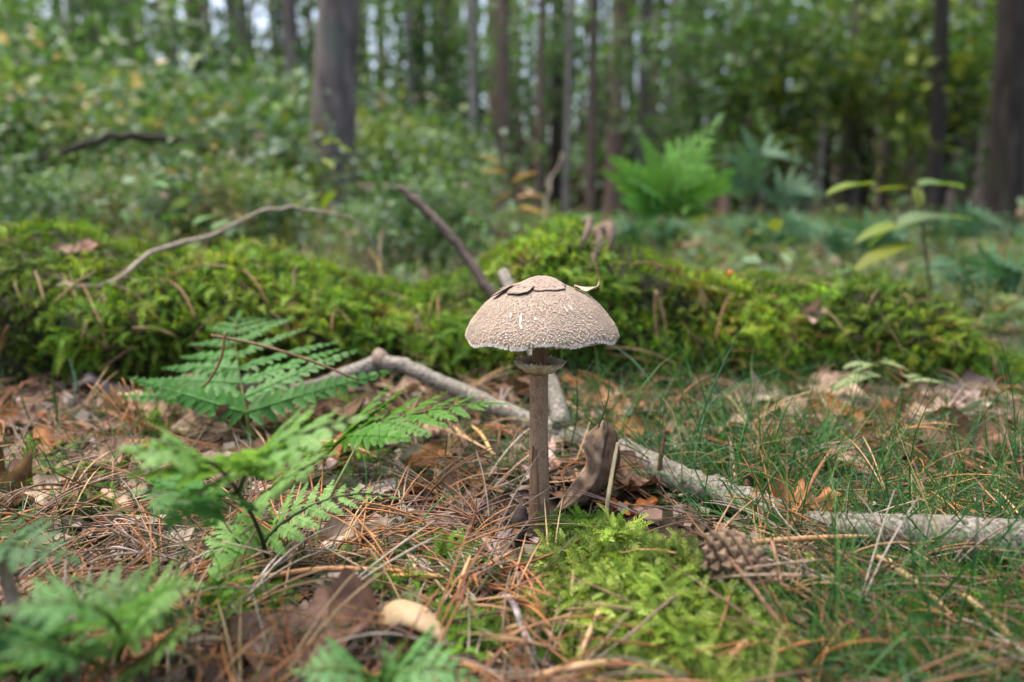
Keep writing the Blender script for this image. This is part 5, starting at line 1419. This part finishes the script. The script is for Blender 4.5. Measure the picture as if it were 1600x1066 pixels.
# on the moss of the log
for (u1, v1, u2, v2, c) in [(1024, 452, 1022, 545, 3), (1026, 452, 1042, 548, 3), (775, 530, 780, 602, 1), (772, 540, 768, 600, 0), (152, 436, 90, 490, 3), (60, 440, 82, 480, 3), (135, 450, 178, 512, 1), (175, 475, 130, 530, 3), (178, 480, 182, 540, 1),
                            (180, 450, 260, 505, 4), (280, 452, 320, 500, 1), (375, 438, 420, 495, 1), (455, 430, 458, 480, 4), (520, 485, 545, 520, 3), (512, 490, 515, 530, 1), (640, 500, 632, 560, 1), (642, 505, 672, 545, 4), (270, 450, 375, 438, 3),
                            (16, 490, 10, 550, 0), (24, 500, 14, 560, 1), (210, 518, 285, 520, 3), (1135, 470, 1115, 545, 1), (1140, 545, 1200, 560, 1), (1100, 590, 1190, 566, 3), (945, 545, 1080, 580, 1), (940, 540, 1060, 572, 3), (1230, 540, 1280, 560, 4),
                            (1375, 560, 1384, 522, 1), (1480, 540, 1560, 590, 3), (1500, 590, 1590, 570, 1), (1460, 560, 1520, 640, 4), (1200, 455, 1280, 450, 3), (700, 470, 690, 520, 1), (560, 440, 610, 470, 1), (590, 450, 640, 430, 3), (420, 500, 470, 530, 4), (985, 430, 1050, 440, 1)]:
    p1, n1 = hit(u1, v1); p2, n2 = hit(u2, v2)
    needle_between(p1 + n1 * 0.015, p2 + n2 * 0.015, 0.00125, np.array(NC[c]) * 0.62, 'faded brown pine needle caught on the moss of the log', 'needles caught on the mossy log', 0.08)
# long ones in front, each with its place
spec = [(632, 858, 812, 1062, 0.0011, (0.5, 0.36, 0.22), 'long tan pine needle slanting past the cream fungus, half of a pair', 'pair of long tan needles by the fungus', 0.014, 0.010),
        (640, 866, 826, 1058, 0.0010, (0.45, 0.32, 0.2), 'long tan pine needle slanting past the cream fungus, half of a pair', 'pair of long tan needles by the fungus', 0.014, 0.008),
        (345, 916, 640, 893, 0.0017, (0.42, 0.2, 0.09), 'thick orange-brown needle lying flat across the litter behind the cream fungus', None, 0.012, 0.012),
        (600, 900, 780, 915, 0.0012, (0.45, 0.22, 0.08), 'orange needle lying across the litter towards the moss cushion', None, 0.012, 0.012),
        (712, 960, 735, 868, 0.0012, (0.48, 0.26, 0.13), 'orange-brown needle standing steeply beside the long tan pair', None, 0.008, 0.03),
        (700, 955, 800, 862, 0.0011, (0.4, 0.2, 0.1), 'reddish needle crossing behind the long tan pair', None, 0.01, 0.02),
        (820, 1062, 972, 1032, 0.0018, (0.42, 0.26, 0.14), 'stout brown needle lying across the bottom of the moss cushion', None, 0.014, 0.016),
        (900, 1035, 958, 930, 0.0014, (0.3, 0.16, 0.11), 'reddish-brown stalk leaning up the face of the moss cushion', None, 0.01, 0.016),
        (905, 1030, 945, 935, 0.0012, (0.42, 0.27, 0.15), 'tan needle leaning up the face of the moss cushion', None, 0.012, 0.018),
        (892, 1000, 897, 890, 0.0010, (0.3, 0.21, 0.12), 'straight thin brown stalk standing before the moss cushion', None, 0.01, 0.02),
        (818, 962, 882, 1018, 0.0014, (0.36, 0.2, 0.11), 'curved brown needle beside the lilac-grey twig', None, 0.014, 0.012),
        (752, 838, 790, 900, 0.0012, (0.34, 0.24, 0.19), 'greyish needle pointing at the moss cushion from the litter', None, 0.016, 0.012),
        (1150, 850, 1365, 838, 0.0016, (0.4, 0.22, 0.11), 'thick brown curved stem lying over the grass behind the pine cone', None, 0.016, 0.02),
        (1140, 872, 1240, 1000, 0.0013, (0.34, 0.18, 0.11), 'reddish needle slanting down from the top of the pine cone', None, 0.024, 0.012),
        (1148, 880, 1275, 942, 0.0012, (0.37, 0.2, 0.12), 'brown needle lying across the pine cone to the grass', None, 0.02, 0.012),
        (1205, 840, 1222, 930, 0.0011, (0.36, 0.19, 0.13), 'upright reddish needle beside the pine cone', None, 0.02, 0.01),
        (1150, 945, 1260, 1035, 0.0016, (0.28, 0.15, 0.09), 'dark reddish needle lying along the far side of the moss cushion', None, 0.014, 0.012),
        (1168, 1000, 1105, 1066, 0.0016, (0.36, 0.21, 0.1), 'brown stalk leaning at the end of the moss cushion', None, 0.022, 0.006),
        (1165, 1002, 1150, 1066, 0.0014, (0.3, 0.18, 0.09), 'thin brown stalk standing at the end of the moss cushion', None, 0.022, 0.006),
        (1370, 868, 1500, 970, 0.0015, (0.5, 0.33, 0.16), 'long golden needle sloping through the grass', 'golden needles in the grass', 0.02, 0.012),
        (1385, 872, 1480, 950, 0.0012, (0.46, 0.3, 0.15), 'long golden needle sloping through the grass', 'golden needles in the grass', 0.02, 0.012),
        (1505, 930, 1610, 1030, 0.0016, (0.48, 0.31, 0.16), 'long golden needle sloping through the grass', 'golden needles in the grass', 0.02, 0.014),
        (1225, 850, 1300, 700, 0.0013, (0.28, 0.13, 0.06), 'dark red-brown needle standing askew between the birch branch ends', None, 0.006, 0.03),
        (1500, 720, 1600, 770, 0.0012, (0.46, 0.32, 0.2), 'tan needle lying near the maroon oak leaf', None, 0.01, 0.012),
        (1140, 640, 1150, 760, 0.0018, (0.42, 0.3, 0.22), 'pale brown stalk hanging down into the grass below the log', None, 0.01, 0.008),
        (735, 690, 700, 660, 0.0018, (0.5, 0.35, 0.14), 'golden straw-like needle beneath the low fern frond tip', 'golden needles beneath the low fern frond', 0.01, 0.01),
        (770, 712, 736, 664, 0.0016, (0.5, 0.35, 0.14), 'golden straw-like needle beneath the low fern frond tip', 'golden needles beneath the low fern frond', 0.01, 0.01)]
for (u1, v1, u2, v2, r, c, lab, grp, l1, l2) in spec:
    needle_between(G(u1, v1, l1), G(u2, v2, l2), r, c, lab, grp, 0.04)
# fan of standing needles below the log
fb = G(228, 690)
for k, (u, v) in enumerate([(136, 600), (150, 598), (172, 602), (185, 597), (190, 590), (205, 592), (160, 640)]):
    needle_between(fb + rng.normal(size=3) * [0.006, 0.004, 0], P(u, v, fb[1] - 0.02 + 0.006 * k), 0.0011, (0.36, 0.18, 0.07), 'orange-brown needle standing up in a fan beside the fern frond', 'fan of standing needles', 0.02)

# ------------------------------------------------------------------ grass
gm = MB()
zones = [([(870, 620), (1150, 600), (1900, 620), (1900, 1100), (1250, 1100), (1150, 850), (900, 760)], 420, 0.09, 0.15), ([(1500, 545), (1900, 545), (1900, 650), (1570, 640)], 420, 0.05, 0.1), ([(860, 640), (960, 570), (1100, 580), (1250, 610), (1330, 680), (1250, 780), (1050, 770), (880, 740)], 950, 0.05, 0.10),
         ([(1000, 740), (1300, 690), (1900, 680), (1900, 900), (1400, 890), (1150, 880)], 2300, 0.04, 0.085),
         ([(1180, 880), (1500, 860), (1900, 880), (1900, 1150), (1250, 1150)], 2500, 0.03, 0.07),
         ([(1250, 600), (1700, 610), (1900, 680), (1300, 700)], 260, 0.05, 0.09),
         ([(-250, 650), (850, 620), (850, 780), (500, 830), (-250, 800)], 900, 0.03, 0.075),
         ([(-200, 800), (480, 800), (800, 900), (600, 1100), (-200, 1120)], 900, 0.03, 0.06),
         ([(650, 680), (850, 640), (850, 780), (700, 800)], 120, 0.03, 0.06)]
GC = [(0.024, 0.09, 0.022), (0.036, 0.12, 0.022), (0.034, 0.1, 0.045), (0.065, 0.155, 0.035), (0.18, 0.15, 0.06)]
gt = [blade_tpl(b, 6, 0.0066) for b in (0.5, 1.0, 1.5, 2.0, 2.5, 1.2)]
for zi, (poly, N, lo, hi) in enumerate(zones):
    poly = np.array(poly, float)
    u = rng.uniform(poly[:, 0].min(), poly[:, 0].max(), N * 4); v = rng.uniform(poly[:, 1].min(), poly[:, 1].max(), N * 4)
    k = inpoly(u, v, poly) & ~inpoly(u, v, cush) & ~inpoly(u, v, [(1085, 850), (1215, 850), (1230, 960), (1100, 960)]); u, v = u[k][:N], v[k][:N]
    x, y = Garr(u, v); n = len(x)
    for q in range(6):
        sel = slice(q, n, 6); m = len(x[sel])
        M_ = upright(m, rng.uniform(lo, hi, m), 0.75)
        if zi == 0:
            M_ = M_ * np.array([1, 0.55, 1])[None, None, :]
        gm.inst(gt[q][0], gt[q][1], M_, np.stack([x[sel], y[sel], hgt(x[sel], y[sel]) - 0.002], 1), pick(GC, m, 0.3, [0.3, 0.28, 0.2, 0.14, 0.08]))
kind(gm.build('grass', M_grass), 'stuff', 'fine wiry dark green grass growing through the needle litter')
# single long blades
def blade_px(pts, d0, d1, w, col, label, group=None):
    n = 16
    ds = np.linspace(d0, d1, len(pts))
    path = spline([P(u, v, d) for (u, v), d in zip(pts, ds)], n)
    o = MB().tube(path - path[0], np.interp(np.linspace(0, 1, n), [0, 0.5, 1], [w, w, w * 0.25]), 5, col).build('wild_grass', M_grass)
    o.location = Vector(path[0]); tag(o, label, 'grass blade', group)
gb = (0.05, 0.14, 0.035); gb2 = (0.07, 0.17, 0.09)
def gd(u, v):
    return G(u, v)[1]
blade_px([(1075, 720), (1100, 640), (1135, 560), (1170, 490)], gd(1075, 720), 0.53, 0.0009, gb2, 'longest pale green grass blade rising straight up against the log')
blade_px([(1110, 720), (1108, 660), (1095, 600), (1074, 550)], gd(1110, 720), 0.55, 0.0008, gb, 'slightly bent grass blade crossing the longest pale blade')
blade_px([(1080, 760), (1090, 690), (1120, 620), (1220, 575)], gd(1080, 760), 0.56, 0.0008, gb2, 'grass blade curving over towards the small brown leaf on the log')
blade_px([(92, 690), (88, 640), (82, 580), (98, 500)], gd(92, 690), 0.60, 0.0009, (0.06, 0.17, 0.02), 'lone upright green grass blade before the log')
blade_px([(60, 690), (40, 640), (22, 590)], gd(60, 690), 0.6, 0.0007, gb, 'thin dark grass blade leaning below the log')
blade_px([(112, 640), (118, 600), (108, 560)], gd(112, 640), 0.72, 0.0013, (0.06, 0.15, 0.1), 'short bluish bent grass blade at the foot of the log')
blade_px([(886, 720), (900, 660), (902, 610), (898, 570)], gd(886, 720), 0.50, 0.0007, gb, 'upright green grass blade just behind the curled leaf')
blade_px([(935, 668), (948, 630), (955, 590)], 0.45, 0.47, 0.0007, gb, 'green grass blade rising from the top of the curled leaf')
blade_px([(1380, 700), (1450, 660), (1530, 630), (1570, 622)], gd(1380, 700), 0.6, 0.0009, gb2, 'long green grass blade arching below the pinkish-grey leaf')
blade_px([(640, 880), (650, 830), (690, 780), (740, 760)], gd(640, 880), 0.43, 0.0006, gb, 'fine curved grass blade in the litter beside the stem')
blade_px([(490, 870), (505, 800), (540, 730), (560, 690)], gd(490, 870), 0.42, 0.0012, (0.17, 0.21, 0.07), 'yellowish grass stem standing behind the blurred fern')
blade_px([(1330, 1040), (1345, 950), (1375, 870)], gd(1330, 1060), 0.36, 0.0007, gb2, 'pale green grass blade standing in the grass past the cushion')
blade_px([(1268, 940), (1290, 900), (1240, 850), (1170, 820)], gd(1268, 940), 0.40, 0.0008, gb2, 'bluish grass blade bent over the pine cone')
blade_px([(960, 540), (1000, 575), (1040, 640)][::-1], gd(1040, 700), 0.62, 0.0008, gb2, 'grass blade leaning back to the mushroom cap')

# bark flakes in the litter
for i in range(16):
    u, v = rng.uniform(380, 800), rng.uniform(740, 930)
    p = G(u, v); a = rng.uniform(0, 6.28)
    L = rng.uniform(0.008, 0.016)
    pts_ = []
    kk = 7
    for q in range(kk):
        t = q * 2 * math.pi / kk
        rr = L * (0.6 + 0.5 * rng.random())
        pts_.append((rr * math.cos(t), 0.55 * rr * math.sin(t), 0))
    pts_ = np.array(pts_)
    V = np.vstack([pts_, pts_ * 0.92 + [0, 0, 0.0016], [[0, 0, 0.0021]]])
    q4 = np.array([(j, (j + 1) % kk, kk + (j + 1) % kk, kk + j) for j in range(kk)]); t3 = np.array([(kk + j, kk + (j + 1) % kk, 2 * kk) for j in range(kk)])
    o = MB().add(V, (q4, t3), pick([(0.3, 0.25, 0.22), (0.4, 0.35, 0.32), (0.2, 0.14, 0.11)], 2 * kk + 1, 0.2)).build('bark_flake', M_wood, smooth=False)
    o.matrix_world = mat4(frame((math.cos(a), math.sin(a), 0.1), (rng.normal() * 0.3, -0.4, 1)), p + np.array([0, 0, 0.008]))
    tag(o, 'small greyish bark flake lying in the needle litter', 'bark flake', 'bark flakes in the litter')
